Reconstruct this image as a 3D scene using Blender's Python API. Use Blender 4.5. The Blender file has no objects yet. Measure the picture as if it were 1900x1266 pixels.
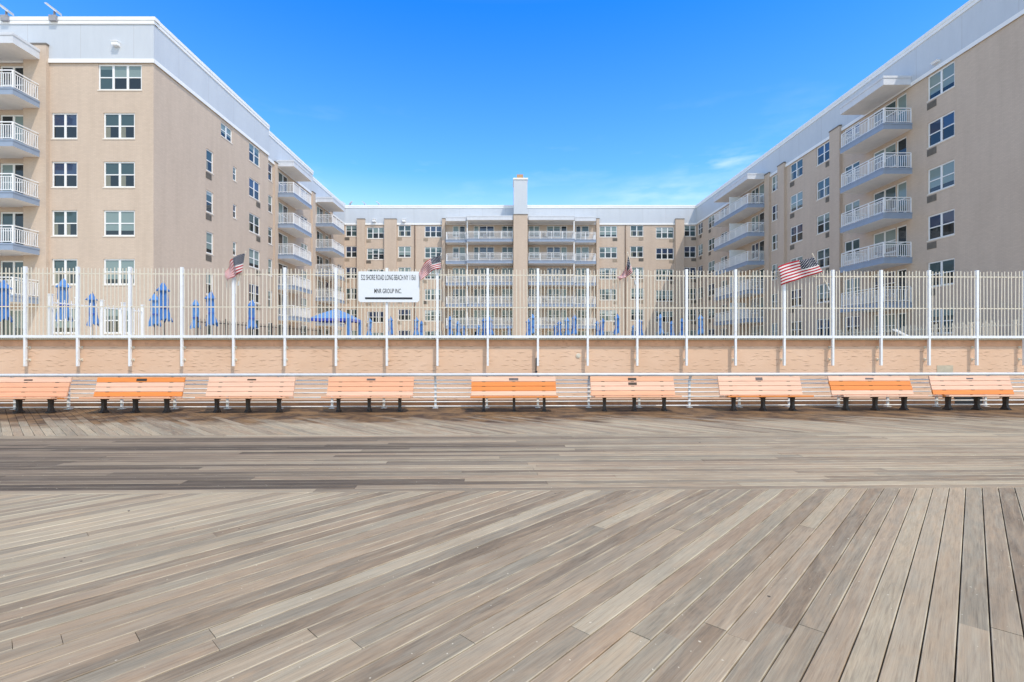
import bpy, math, random
from mathutils import Vector, Matrix
R = random.Random(7)
SC = bpy.context.scene
COL = SC.collection
F = 915.0            # focal length in photo pixels
VX, VY = 938.0, 645.0
EYE = 1.76
PSI = math.atan(0.0258)           # the boardwalk runs at a slight angle to the building
E1 = Vector((math.cos(PSI), math.sin(PSI), 0)); E2 = Vector((-math.sin(PSI), math.cos(PSI), 0))
TERR = 1.85
FL = 2.8
SUNDIR = Vector((-0.40, 0.525, -1.0)).normalized()

# ------------------------------------------------------------------ helpers
def Yp(px, X):                    # depth at which the wall X = const shows at column px
    return X * F / (px - VX)
def Xp(px, Y): return (px - VX) * Y / F
def Zp(py, Y): return EYE + (VY - py) * Y / F
def bw(a, b, z=0.0): return E1 * a + E2 * b + Vector((0, 0, z))
def a_of(px, b):                  # position along the boardwalk line b at column px
    x = (px - VX) / F
    t = b / (math.cos(PSI) - math.sin(PSI) * x)
    return t * x * math.cos(PSI) + t * math.sin(PSI)
def depth_of(px, b):
    x = (px - VX) / F
    return b / (math.cos(PSI) - math.sin(PSI) * x)

class MB:
    def __init__(s): s.v = []; s.f = []; s.uv = []; s.m = []; s.sm = []
    def face(s, pts, uvs=None, mi=0, smooth=False):
        i = len(s.v); s.v += [tuple(p) for p in pts]; s.f.append(tuple(range(i, i + len(pts))))
        if uvs is None:
            a, b, c = Vector(pts[0]), Vector(pts[1]), Vector(pts[2])
            n = (b - a).cross(c - a); ax = max(range(3), key=lambda k: abs(n[k]))
            uvs = [((p[1], p[2]), (p[0], p[2]), (p[0], p[1]))[ax] for p in pts]
        s.uv += [tuple(u) for u in uvs]; s.m.append(mi); s.sm.append(smooth)
    def box(s, x0, x1, y0, y1, z0, z1, mi=0, M=None, skip=''):
        P = [Vector((x, y, z)) for z in (z0, z1) for y in (y0, y1) for x in (x0, x1)]
        Q = [M @ p for p in P] if M is not None else P
        for key, q in (('b', (0, 2, 3, 1)), ('t', (4, 5, 7, 6)), ('f', (0, 1, 5, 4)), ('k', (3, 2, 6, 7)), ('l', (2, 0, 4, 6)), ('r', (1, 3, 7, 5))):
            if key in skip: continue
            ax = {'b': 2, 't': 2, 'f': 1, 'k': 1, 'l': 0, 'r': 0}[key]
            uv = [((P[i][1], P[i][2]), (P[i][0], P[i][2]), (P[i][0], P[i][1]))[ax] for i in q]
            s.face([Q[i] for i in q], uv, mi)
    def tube(s, p, q, r, n=8, mi=0, r2=None, caps=True):
        p = Vector(p); q = Vector(q); d = (q - p).normalized(); r2 = r if r2 is None else r2
        u = d.orthogonal().normalized(); w = d.cross(u); L = (q - p).length
        A = [p + (u * math.cos(2 * math.pi * k / n) + w * math.sin(2 * math.pi * k / n)) * r for k in range(n)]
        B = [q + (u * math.cos(2 * math.pi * k / n) + w * math.sin(2 * math.pi * k / n)) * r2 for k in range(n)]
        for k in range(n):
            j = (k + 1) % n
            s.face([A[k], A[j], B[j], B[k]], [(k / n, 0), ((k + 1) / n, 0), ((k + 1) / n, L), (k / n, L)], mi, True)
        if caps: s.face(A[::-1], None, mi); s.face(B, None, mi)
    def grid(s, rows, uvs, mi=0, closed=False):
        for i in range(len(rows) - 1):
            n = len(rows[i]); m = n if closed else n - 1
            for k in range(m):
                j = (k + 1) % n
                s.face([rows[i][k], rows[i][j], rows[i + 1][j], rows[i + 1][k]], [uvs[i][k], uvs[i][j], uvs[i + 1][j], uvs[i + 1][k]], mi, True)
    def mesh(s, name, mats, merge=False):
        me = bpy.data.meshes.new(name); me.from_pydata(s.v, [], s.f)
        for m in (mats if isinstance(mats, (list, tuple)) else [mats]): me.materials.append(m)
        me.polygons.foreach_set('material_index', s.m); me.polygons.foreach_set('use_smooth', s.sm)
        ul = me.uv_layers.new(name='UVMap'); ul.data.foreach_set('uv', [c for u in s.uv for c in u])
        if merge:
            import bmesh
            bm = bmesh.new(); bm.from_mesh(me); bmesh.ops.remove_doubles(bm, verts=bm.verts, dist=1e-5); bm.to_mesh(me); bm.free()
        me.update(); return me
    def build(s, name, mats, parent=None, merge=False):
        return link(name, s.mesh(name, mats, merge), parent)
def link(name, data, parent=None, M=None):
    o = bpy.data.objects.new(name, data); COL.objects.link(o)
    if parent is not None: o.parent = parent
    if M is not None: o.matrix_local = M
    return o
def tag(o, label=None, cat=None, group=None, kind=None):
    for k, v in (('label', label), ('category', cat), ('group', group), ('kind', kind)):
        if v: o[k] = v
    return o
def empty(name, loc=(0, 0, 0), rz=0.0):
    o = bpy.data.objects.new(name, None); COL.objects.link(o); o.location = loc; o.rotation_euler = (0, 0, rz); o.empty_display_size = .2
    return o
def copy_tree(o, parent=None):
    c = o.copy(); COL.objects.link(c); c.parent = parent
    for ch in list(o.children): copy_tree(ch, c)
    return c
def RT(x, y, z, th=0.0): return Matrix.Translation((x, y, z)) @ Matrix.Rotation(th, 4, 'Z')

# ------------------------------------------------------------------ materials
class NT:
    def __init__(s, name):
        s.mat = bpy.data.materials.new(name); s.mat.use_nodes = True; s.t = s.mat.node_tree; s.t.nodes.clear()
        s.out = s.n('ShaderNodeOutputMaterial'); s.b = s.n('ShaderNodeBsdfPrincipled'); s.l(s.b.outputs[0], s.out.inputs[0])
    def n(s, typ, **k):
        nd = s.t.nodes.new(typ)
        for a, v in k.items():
            if a.startswith('i_'):
                key = a[2:]; nd.inputs[int(key) if key.isdigit() else key.replace('_', ' ')].default_value = v
            else: setattr(nd, a, v)
        return nd
    def l(s, a, b): s.t.links.new(a, b)
    def uv(s, scale=(1, 1, 1)):
        t = s.n('ShaderNodeTexCoord'); m = s.n('ShaderNodeMapping'); m.inputs['Scale'].default_value = scale; s.l(t.outputs['UV'], m.inputs[0]); return m.outputs[0]
    def pos(s, scale=(1, 1, 1)):
        t = s.n('ShaderNodeNewGeometry'); m = s.n('ShaderNodeMapping'); m.inputs['Scale'].default_value = scale; s.l(t.outputs['Position'], m.inputs[0]); return m.outputs[0]
    def obj(s, scale=(1, 1, 1)):
        t = s.n('ShaderNodeTexCoord'); m = s.n('ShaderNodeMapping'); m.inputs['Scale'].default_value = scale; s.l(t.outputs['Object'], m.inputs[0]); return m.outputs[0]
    def noise(s, vec, scale=5, detail=4, rough=.6, dist=0):
        n = s.n('ShaderNodeTexNoise'); n.inputs['Scale'].default_value = scale; n.inputs['Detail'].default_value = detail
        n.inputs['Roughness'].default_value = rough; n.inputs['Distortion'].default_value = dist; s.l(vec, n.inputs['Vector']); return n.outputs['Fac']
    def ramp(s, fac, stops):
        r = s.n('ShaderNodeValToRGB'); e = r.color_ramp.elements
        while len(e) < len(stops): e.new(.5)
        for x, (p, c) in zip(e, stops):
            x.position = p; x.color = (c, c, c, 1) if isinstance(c, (int, float)) else (*c, 1)
        s.l(fac, r.inputs[0]); return r.outputs[0]
    def mix(s, fac, a, b, mode='MIX'):
        m = s.n('ShaderNodeMix', data_type='RGBA', blend_type=mode)
        for sock, v in ((m.inputs[0], fac), (m.inputs[6], a), (m.inputs[7], b)):
            if hasattr(v, 'is_linked'): s.l(v, sock)
            elif isinstance(v, (int, float)): sock.default_value = v
            else: sock.default_value = (*v, 1)
        return m.outputs[2]
    def math(s, op, a, b=0.0, c=None):
        m = s.n('ShaderNodeMath', operation=op)
        for i, v in enumerate((a, b) if c is None else (a, b, c)):
            if hasattr(v, 'is_linked'): s.l(v, m.inputs[i])
            else: m.inputs[i].default_value = v
        return m.outputs[0]
    def bump(s, h, st=.3, dist=.01):
        b = s.n('ShaderNodeBump'); b.inputs['Strength'].default_value = st; b.inputs['Distance'].default_value = dist
        s.l(h, b.inputs['Height']); s.l(b.outputs[0], s.b.inputs['Normal'])
    def set(s, col=None, rough=None, metal=None, spec=None, **k):
        for key, v in (('Base Color', col), ('Roughness', rough), ('Metallic', metal), ('Specular IOR Level', spec)):
            if v is None: continue
            if hasattr(v, 'is_linked'): s.l(v, s.b.inputs[key])
            else: s.b.inputs[key].default_value = (*v, 1) if isinstance(v, tuple) else v
        return s.mat

def paint(name, c, rough=.5, var=.08, scale=3.0, metal=0.0, grime=None, bump=0.0):
    t = NT(name); p = t.pos(); n = t.noise(p, scale, 5)
    lo = tuple(x * (1 - var) for x in c); hi = tuple(min(1, x * (1 + var)) for x in c)
    col = t.ramp(n, [(.3, lo), (.7, hi)])
    if grime:
        g = t.noise(p, scale * 2.7, 6, .7)
        col = t.mix(t.ramp(g, [(.55, 0.0), (.72, .7)]), col, grime)
    if bump: t.bump(t.noise(p, 60, 4), bump, .004)
    return t.set(col, rough, metal)

M = {}
def brick_mat():
    t = NT('painted_brick'); uv = t.uv()
    b = t.n('ShaderNodeTexBrick'); t.l(uv, b.inputs['Vector']); b.inputs['Scale'].default_value = 1.0
    b.inputs['Brick Width'].default_value = .22; b.inputs['Row Height'].default_value = .075; b.inputs['Mortar Size'].default_value = .007; b.inputs['Mortar Smooth'].default_value = .3
    b.inputs['Color1'].default_value = (.605, .485, .385, 1); b.inputs['Color2'].default_value = (.565, .45, .355, 1); b.inputs['Mortar'].default_value = (.50, .41, .325, 1)
    big = t.noise(t.pos((1, 1, .5)), .35, 4)
    col = t.mix(.5, b.outputs['Color'], t.ramp(big, [(.3, (.88, .87, .86)), (.7, (1.0, 1.0, 1.0))]), 'MULTIPLY')
    str_ = t.noise(t.pos((1.2, 1.2, .12)), 1.5, 5)
    col = t.mix(.45, col, t.ramp(str_, [(.35, (.86, .85, .84)), (.6, (1, 1, 1))]), 'MULTIPLY')
    t.bump(b.outputs['Fac'], -.35, .006); return t.set(col, .85)
M['brick'] = brick_mat()
def panel_mat():
    t = NT('grey_parapet_panel'); uv = t.uv()
    b = t.n('ShaderNodeTexBrick'); t.l(uv, b.inputs['Vector']); b.inputs['Scale'].default_value = 1.0; b.offset = 0
    b.inputs['Brick Width'].default_value = 3.05; b.inputs['Row Height'].default_value = 9.0; b.inputs['Mortar Size'].default_value = .012
    b.inputs['Color1'].default_value = (.545, .58, .625, 1); b.inputs['Color2'].default_value = (.525, .56, .605, 1); b.inputs['Mortar'].default_value = (.43, .44, .46, 1)
    n = t.noise(t.pos((1, 1, .25)), 1.2, 6, .7)
    col = t.mix(.5, b.outputs['Color'], t.ramp(n, [(.3, (.84, .85, .86)), (.65, (1, 1, 1))]), 'MULTIPLY')
    t.bump(b.outputs['Fac'], -.3, .01); return t.set(col, .6)
M['panel'] = panel_mat()
M['trim'] = paint('white_trim', (.80, .80, .79), .5, .04, 1.5)
M['slab'] = paint('grey_balcony_concrete', (.27, .33, .43), .7, .06, 2.0, bump=.15)
M['canopy'] = paint('pale_canopy', (.60, .62, .66), .7, .06, 2.0)
M['soffit'] = paint('pale_soffit', (.80, .76, .70), .8, .05, 2.0)
M['white'] = paint('white_metal', (.82, .82, .82), .4, .04, 2.5)
M['vinyl'] = paint('window_vinyl', (.78, .78, .77), .4, .03, 2.0)
M['cream'] = paint('cream_picket', (.66, .60, .49), .5, .06, 3.0)
M['fencewhite'] = paint('fence_white', (.78, .79, .80), .45, .05, 2.0, grime=(.62, .58, .50))
M['sill'] = paint('sill', (.72, .66, .58), .7, .05, 2.0)
M['ac'] = paint('sleeve_grille', (.17, .15, .125), .7, .2, 4)
M['acb'] = paint('sleeve_beige', (.42, .34, .26), .7, .1, 4)
M['iron'] = paint('dark_iron', (.035, .028, .024), .6, .3, 8, grime=(.10, .05, .03), bump=.3)
M['blackm'] = paint('black_metal', (.03, .03, .032), .5, .2, 6)
M['galv'] = paint('galvanised_steel', (.62, .63, .64), .45, .08, 4, metal=.15)
M['railwhite'] = paint('rail_white', (.80, .80, .78), .42, .06, 3, grime=(.60, .52, .43))
M['plaque'] = paint('bronze_plaque', (.05, .035, .022), .45, .25, 20, metal=.3)
M['plaque2'] = paint('grey_plaque', (.12, .10, .095), .5, .25, 20, metal=.3)
M['flue'] = paint('clay_flue', (.45, .28, .15), .8, .15, 4)
M['cap'] = paint('dark_coping', (.16, .14, .12), .7, .1, 3)
M['pipe'] = paint('brown_pipe', (.20, .13, .09), .5, .1, 3)
M['signw'] = paint('sign_white', (.72, .745, .77), .45, .02, 2)
M['ink'] = paint('sign_ink', (.012, .013, .02), .5, .05, 5)
M['pole'] = paint('pale_pole', (.75, .68, .55), .5, .08, 6)
M['lounge'] = paint('white_resin', (.80, .80, .79), .45, .04, 3)
M['partition'] = paint('white_partition', (.72, .75, .76), .6, .04, 2)
M['fabricgrey'] = paint('grey_fabric', (.30, .30, .32), .8, .15, 6)

def glass(name, c, ior=1.55, rough=.03, blinds=0):
    t = NT(name); col = c
    if blinds:
        sep = t.n('ShaderNodeSeparateXYZ'); t.l(t.uv(), sep.inputs[0])
        w = t.math('SINE', t.math('MULTIPLY', sep.outputs[1], 125.0))
        col = t.mix(t.math('MULTIPLY_ADD', w, .25, .5), tuple(x * .82 for x in c), c)
    t.b.inputs['IOR'].default_value = ior; return t.set(col, rough)
M['g0'] = glass('dark_glass', (.015, .022, .026))
M['g1'] = glass('teal_glass', (.05, .085, .09))
M['g2'] = glass('glass_over_blind', (.23, .30, .29), 1.45, .06, 1)
M['g3'] = glass('glass_over_white_blind', (.36, .42, .42), 1.45, .06, 1)
M['g4'] = glass('glass_over_curtain', (.20, .20, .155), 1.45, .05)
M['g5'] = glass('glass_blue', (.03, .05, .10), 1.7)

def stucco():
    t = NT('peach_stucco'); uv = t.uv()
    base = t.ramp(t.noise(t.pos((.6, .6, .9)), .8, 6, .65), [(.3, (.66, .43, .285)), (.7, (.74, .51, .36))])
    wob = t.n('ShaderNodeTexNoise'); wob.inputs['Scale'].default_value = 3.0; wob.inputs['Detail'].default_value = 4; t.l(uv, wob.inputs['Vector'])
    def arcs(sx, sy, ox, oy, keep):
        mp = t.n('ShaderNodeMapping'); mp.inputs['Scale'].default_value = (sx, sy, 1); mp.inputs['Location'].default_value = (ox, oy, 0)
        ad = t.n('ShaderNodeVectorMath', operation='MULTIPLY_ADD'); t.l(wob.outputs['Color'], ad.inputs[0]); ad.inputs[1].default_value = (.10, .10, 0); t.l(uv, ad.inputs[2]); t.l(ad.outputs[0], mp.inputs[0])
        sp = t.n('ShaderNodeSeparateXYZ'); t.l(mp.outputs[0], sp.inputs[0]); iy = t.math('FLOOR', sp.outputs[1])
        x = t.math('ADD', sp.outputs[0], t.math('MULTIPLY', t.math('SINE', t.math('MULTIPLY', iy, 12.9)), 3.7)); ix = t.math('FLOOR', x)
        cb = t.n('ShaderNodeCombineXYZ'); t.l(ix, cb.inputs[0]); t.l(iy, cb.inputs[1]); wn = t.n('ShaderNodeTexWhiteNoise', noise_dimensions='2D'); t.l(cb.outputs[0], wn.inputs['Vector'])
        cs = t.n('ShaderNodeSeparateXYZ'); t.l(wn.outputs['Color'], cs.inputs[0])
        fx = t.math('SUBTRACT', t.math('FRACT', x), .5); fy = t.math('SUBTRACT', t.math('FRACT', sp.outputs[1]), .5)
        k = t.math('MULTIPLY', t.math('SUBTRACT', cs.outputs[1], .35), 3.6)
        yy = t.math('SUBTRACT', t.math('SUBTRACT', fy, t.math('MULTIPLY', t.math('SUBTRACT', cs.outputs[0], .5), .5)), t.math('ADD', t.math('MULTIPLY', k, t.math('MULTIPLY', fx, fx)), t.math('MULTIPLY', t.math('SUBTRACT', cs.outputs[2], .5), t.math('MULTIPLY', fx, .7))))
        wd = t.math('MULTIPLY', t.math('SUBTRACT', .40, t.math('ABSOLUTE', fx)), .22)
        line = t.math('MULTIPLY', t.math('GREATER_THAN', wd, t.math('ABSOLUTE', yy)), t.math('LESS_THAN', wn.outputs['Value'], keep))
        ledge = t.math('MULTIPLY', t.math('GREATER_THAN', yy, 0.0), t.math('MULTIPLY', t.math('SUBTRACT', .4, t.math('ABSOLUTE', fx)), t.math('SUBTRACT', .5, yy)))
        return line, t.math('MULTIPLY', ledge, t.math('LESS_THAN', wn.outputs['Value'], keep))
    l1, h1 = arcs(2.4, 6.0, 0, 0, .50); l2, h2 = arcs(3.3, 8.5, .37, .21, .28)
    ck = t.math('MAXIMUM', l1, l2)
    col = t.mix(t.math('MULTIPLY', ck, t.ramp(t.noise(uv, 2.2, 2), [(.35, .15), (.65, .62)])), base, (.30, .165, .10))
    fine = t.noise(t.uv((1, 2.2, 1)), 7, 6, .65)
    h = t.math('ADD', t.math('MULTIPLY', t.math('ADD', h1, h2), 1.5), t.math('SUBTRACT', t.math('MULTIPLY', fine, .5), t.math('MULTIPLY', ck, .5)))
    t.bump(h, .45, .03); return t.set(col, .9)
M['stucco'] = stucco()
M['footing'] = paint('stained_footing', (.17, .085, .04), .9, .35, 1.6, grime=(.06, .03, .018), bump=.4)
M['shadeband'] = paint('brown_shade_band', (.64, .345, .20), .85, .12, 2.2, grime=(.36, .18, .10), bump=.3)  # shadow tone put into the colour of the strip below the coping
M['patch'] = paint('grey_patch', (.50, .44, .33), .9, .12, 5, bump=.4)

def deck_mat():
    t = NT('weathered_deck'); geo = t.n('ShaderNodeNewGeometry'); ri = geo.outputs['Random Per Island']
    tone = t.ramp(ri, [(0.0, (.175, .140, .115)), (.2, (.26, .215, .18)), (.4, (.225, .20, .175)), (.6, (.36, .315, .262)), (.8, (.285, .222, .18)), (1.0, (.345, .305, .26))])
    # grain offset per board
    cmb = t.n('ShaderNodeCombineXYZ'); t.l(t.math('MULTIPLY', ri, 91.0), cmb.inputs[0]); t.l(t.math('MULTIPLY', ri, 57.0), cmb.inputs[1]); t.l(t.math('MULTIPLY', ri, 33.0), cmb.inputs[2])
    def shifted(scale):
        a = t.n('ShaderNodeVectorMath', operation='ADD'); t.l(t.uv(scale), a.inputs[0]); t.l(cmb.outputs[0], a.inputs[1]); return a.outputs[0]
    g1 = t.noise(shifted((1.3, 26, 1)), 2.2, 6, .7, .5)
    g2 = t.noise(shifted((3.0, 210, 1)), 1.0, 5, .75)
    g3 = t.noise(shifted((.7, 3.2, 1)), 1.6, 5, .6, 1.8)
    rings = t.math('SINE', t.math('MULTIPLY', t.noise(shifted((.55, 3.8, 1)), 1.1, 3, .45, .9), 70.0))
    col = t.mix(.75, tone, t.ramp(g1, [(.30, (.60, .58, .57)), (.5, (1, 1, 1)), (.70, (1.16, 1.15, 1.13))]), 'MULTIPLY')
    col = t.mix(.55, col, t.ramp(g2, [(.33, (.60, .59, .58)), (.55, (1.0, 1.0, 1.0)), (.7, (1.10, 1.10, 1.09))]), 'MULTIPLY')
    rm = t.math('MULTIPLY', t.ramp(t.math('FRACT', t.math('MULTIPLY', ri, 17.3)), [(.55, 0.0), (.7, .30)]), 1.0)
    col = t.mix(rm, col, t.ramp(t.math('MULTIPLY_ADD', rings, .5, .5), [(0.0, (.72, .70, .69)), (1.0, (1.05, 1.05, 1.04))]), 'MULTIPLY')
    col = t.mix(t.ramp(g3, [(.42, 0.0), (.72, .38)]), col, (.42, .30, .215))
    g4 = t.noise(shifted((.9, 5.0, 1)), 1.3, 5, .65, 1.2); col = t.mix(t.ramp(g4, [(.45, 0.0), (.75, .4)]), col, (.26, .25, .235))
    g5 = t.noise(shifted((.5, 9.0, 1)), 1.9, 6, .7, .8); col = t.mix(t.ramp(g5, [(.5, 0.0), (.72, .28)]), col, (.45, .42, .375))
    # wide weather patches, worn pale edges, nail marks
    big = t.noise(t.pos((.5, .9, 1)), .55, 4, .6)
    col = t.mix(.8, col, t.ramp(big, [(.3, (.80, .79, .78)), (.55, (1, 1, 1)), (.75, (1.1, 1.09, 1.07))]), 'MULTIPLY')
    sep = t.n('ShaderNodeSeparateXYZ'); t.l(t.uv(), sep.inputs[0])
    ed = t.ramp(t.math('ABSOLUTE', sep.outputs[1]), [(.060, 0.0), (.0685, .55)])
    edm = t.math('MULTIPLY', ed, t.ramp(t.noise(t.pos(), 1.3, 3), [(.42, 0.0), (.6, 1.0)]))
    col = t.mix(edm, col, (.52, .48, .42))
    # brown weathering beside the railing and dark stain on part of the middle strip
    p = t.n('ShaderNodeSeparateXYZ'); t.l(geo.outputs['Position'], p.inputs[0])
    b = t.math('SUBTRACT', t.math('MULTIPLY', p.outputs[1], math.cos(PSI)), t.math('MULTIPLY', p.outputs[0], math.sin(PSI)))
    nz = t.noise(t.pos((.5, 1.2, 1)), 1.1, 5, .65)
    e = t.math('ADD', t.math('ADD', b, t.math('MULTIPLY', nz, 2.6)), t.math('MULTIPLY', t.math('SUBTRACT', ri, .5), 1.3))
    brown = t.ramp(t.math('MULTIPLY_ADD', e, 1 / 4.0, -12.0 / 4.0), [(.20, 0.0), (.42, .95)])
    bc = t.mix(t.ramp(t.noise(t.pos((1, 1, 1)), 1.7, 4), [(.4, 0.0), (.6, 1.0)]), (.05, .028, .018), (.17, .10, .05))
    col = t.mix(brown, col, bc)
    band = t.math('MULTIPLY', t.ramp(t.math('MULTIPLY', b, .1), [(.60, 0.0), (.625, 1.0)]), t.ramp(t.math('MULTIPLY', b, .1), [(.96, 1.0), (1.04, 0.0)]))
    xx = t.math('ADD', p.outputs[0], t.math('MULTIPLY', t.math('SUBTRACT', ri, .5), 6.0))
    left = t.math('MULTIPLY', t.ramp(t.math('MULTIPLY_ADD', xx, -1 / 12.0, .18), [(0.0, 0.0), (.62, 1.0)]), t.math('SUBTRACT', t.ramp(g5, [(.40, 1.0), (.75, .60)]), t.math('MULTIPLY', ed, .5)))
    col = t.mix(t.math('MULTIPLY', band, left), col, t.mix(ri, (.055, .044, .040), (.16, .125, .105)))
    sp = t.ramp(t.noise(t.pos(), 34, 1, .4), [(.78, 0.0), (.79, .7)])
    col = t.mix(sp, col, (.60, .57, .52))
    sd = t.ramp(t.noise(t.pos((1, 1.0, 1)), 11, 1, .4), [(.815, 0.0), (.822, .85)])
    col = t.mix(sd, col, (.035, .028, .024))
    col = t.mix(1.0, col, (1.25, 1.18, .97), 'MULTIPLY')
    h = t.math('ADD', t.math('MULTIPLY', g1, .6), t.math('MULTIPLY', g2, .4)); t.bump(h, .5, .005)
    return t.set(col, .78, spec=.3)
M['deck'] = deck_mat()
def benchwood(name, c):
    t = NT(name); ri = t.n('ShaderNodeNewGeometry').outputs['Random Per Island']
    g = t.noise(t.obj((1.5, 40, 40)), 1.0, 5, .65); g2 = t.noise(t.obj((.8, 3, 3)), 2.0, 4)
    col = t.mix(t.ramp(g, [(.3, 0.0), (.7, 1.0)]), tuple(x * .84 for x in c), tuple(min(1, x * 1.07) for x in c))
    col = t.mix(.6, col, t.ramp(g2, [(.3, (.86, .84, .82)), (.65, (1, 1, 1))]), 'MULTIPLY')
    col = t.mix(t.ramp(ri, [(0, 0.0), (1, .18)]), col, tuple(x * .8 for x in c))
    t.bump(g, .15, .003); return t.set(col, .6)
M['P'] = benchwood('pale_peach_slat', (.78, .49, .345))
M['M'] = benchwood('salmon_slat', (.77, .40, .235))
M['O'] = benchwood('orange_slat', (.75, .245, .05))
def umb_mat(name, c):
    t = NT(name); n = t.noise(t.obj((1, 1, .35)), 9, 5, .6)
    col = t.ramp(n, [(.3, tuple(x * .72 for x in c)), (.7, tuple(min(1, x * 1.15) for x in c))]); t.bump(n, .3, .02)
    t.b.inputs['Sheen Weight'].default_value = .2; return t.set(col, .85)
M['blue'] = umb_mat('royal_blue_canvas', (.05, .175, .46))
M['blue2'] = umb_mat('sky_blue_canvas', (.085, .235, .52))
M['blued'] = umb_mat('deep_blue_canvas', (.035, .07, .42))
def sand():
    t = NT('sand'); n = t.noise(t.pos(), 1.5, 8, .7); c = t.ramp(n, [(.3, (.44, .36, .26)), (.7, (.58, .49, .37))]); t.bump(n, .5, .05); return t.set(c, .95)
M['sand'] = sand()
def pave():
    t = NT('terrace_paving'); b = t.n('ShaderNodeTexBrick'); t.l(t.uv(), b.inputs['Vector']); b.offset = 0
    b.inputs['Scale'].default_value = 1; b.inputs['Brick Width'].default_value = .6; b.inputs['Row Height'].default_value = .6; b.inputs['Mortar Size'].default_value = .01
    b.inputs['Color1'].default_value = (.64, .57, .47, 1); b.inputs['Color2'].default_value = (.58, .52, .43, 1); b.inputs['Mortar'].default_value = (.35, .33, .29, 1)
    return t.set(b.outputs['Color'], .85)
M['pave'] = pave()
M['roof'] = paint('grey_roofing', (.35, .35, .34), .9, .1, 2)
def flag_mat():
    t = NT('stars_and_stripes'); sep = t.n('ShaderNodeSeparateXYZ'); t.l(t.uv(), sep.inputs[0]); u, v = sep.outputs[0], sep.outputs[1]
    par = t.math('MODULO', t.math('FLOOR', t.math('MULTIPLY', v, 13.0)), 2.0)
    base = t.mix(par, (.42, .004, .018), (.68, .67, .66))
    # canton: staggered rows of stars
    cu = t.math('MULTIPLY', u, 11 / .42); cv = t.math('MULTIPLY', v, 9 / (7 / 13))
    iu, iv = t.math('FLOOR', cu), t.math('FLOOR', cv)
    on = t.math('SUBTRACT', 1.0, t.math('MODULO', t.math('ADD', iu, iv), 2.0))
    du = t.math('SUBTRACT', t.math('FRACT', cu), .5); dv = t.math('SUBTRACT', t.math('FRACT', cv), .5)
    r = t.math('SQRT', t.math('ADD', t.math('MULTIPLY', du, du), t.math('MULTIPLY', dv, dv)))
    star = t.math('MULTIPLY', on, t.math('LESS_THAN', r, .28))
    can = t.mix(star, (.008, .011, .035), (.78, .78, .78))
    inside = t.math('MULTIPLY', t.math('LESS_THAN', u, .42), t.math('LESS_THAN', v, 7 / 13))
    tr = t.n('ShaderNodeBsdfTranslucent'); col = t.mix(inside, base, can); t.l(col, tr.inputs[0])
    t.set(col, .8); mx = t.n('ShaderNodeMixShader', i_0=.12); t.l(t.b.outputs[0], mx.inputs[1]); t.l(tr.outputs[0], mx.inputs[2]); t.l(mx.outputs[0], t.out.inputs[0])
    return t.mat
M['flag'] = flag_mat()

# ------------------------------------------------------------------ setting: ground, boardwalk, terrace
g = MB(); g.face([(-900, -900, -1.25), (900, -900, -1.25), (900, 900, -1.25), (-900, 900, -1.25)])
tag(g.build('ground', M['sand']), kind='structure')

def boards():
    m = MB(); W = .140; GAP = .008; A = 27.0; TH = .04
    def plank(P0, d, n, poly):      # poly = list of (t, s) in plank coordinates; chamfered top
        pts = [P0 + d * t + n * s for t, s in poly]
        cx = sum(t for t, s in poly) / len(poly); c = .003
        dz = R.uniform(-.002, .002)
        top = []
        for t, s in poly:
            top.append((t, s - math.copysign(c, s)))
        T = [bw((P0 + d * t + n * s).x, (P0 + d * t + n * s).y, dz) for t, s in top]
        E = [bw(p.x, p.y, dz - c) for p in pts]; B = [bw(p.x, p.y, -TH) for p in pts]
        i = len(m.v); N = len(poly)
        m.v += [tuple(p) for p in T + E + B]
        fs = [(tuple(range(i, i + N)), top)]
        for k in range(N):
            j = (k + 1) % N
            fs.append(((i + N + k, i + N + j, i + j, i + k), [poly[k], poly[j], top[j], top[k]]))
            fs.append(((i + 2 * N + k, i + 2 * N + j, i + N + j, i + N + k), [poly[k], poly[j], poly[j], poly[k]]))
        for f, uv in fs:
            m.f.append(f); m.uv += [tuple(u) for u in uv]; m.m.append(0); m.sm.append(False)
    def diag(b0, b1, sgn, joints):
        d = Vector((sgn, 1)).normalized(); n = Vector((-d.y, d.x))
        step = W + GAP; hw = W / 2; k0 = int((2 * A) / step)
        for k in range(-k0, k0):
            P0 = n * (k * step)
            if abs((P0 + d * (((b0 + b1) / 2 - P0.y) / d.y)).x) > A: continue
            def tb(b, s): return (b - P0.y - n.y * s) / d.y
            lo = [tb(b0, -hw), tb(b0, hw)]; hi = [tb(b1, -hw), tb(b1, hw)]
            js = sorted(tb(jb + R.uniform(-.07, .07), 0) for jb, pr in joints if R.random() < pr)
            cur = lo
            for j in js:
                plank(P0, d, n, [(cur[0], -hw), (j - .0015, -hw), (j - .0015, hw), (cur[1], hw)]); cur = [j + .0015] * 2
            plank(P0, d, n, [(cur[0], -hw), (hi[0], -hw), (hi[1], hw), (cur[1], hw)])
    diag(-4.0, 6.045, 1, [(3.02, .42), (4.75, .12), (.6, .4), (-1.5, .5)])
    diag(10.065, 15.0, -1, [(11.2, .3), (12.6, .4), (13.8, .3)])
    d = Vector((1, 0)); n = Vector((0, 1)); nr = 27; wst = (10.06 - 6.05) / nr
    for r in range(nr):
        b = 6.05 + (r + .5) * wst; hw = (wst - GAP * .8) / 2; t = -A - R.uniform(0, 3)
        while t < A:
            L = R.choice((3.66, 4.9, 4.9, 6.1, 7.3)); sk = R.choice((0, 0, 0, .14, -.14))
            plank(Vector((0, b)), d, n, [(t, -hw), (t + L - .003, -hw), (t + L - .003, hw), (t, hw)]); t += L
    # edge fascia at the wall side
    return m
tag(boards().build('boardwalk', M['deck']), kind='structure')
jb = MB()
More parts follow.
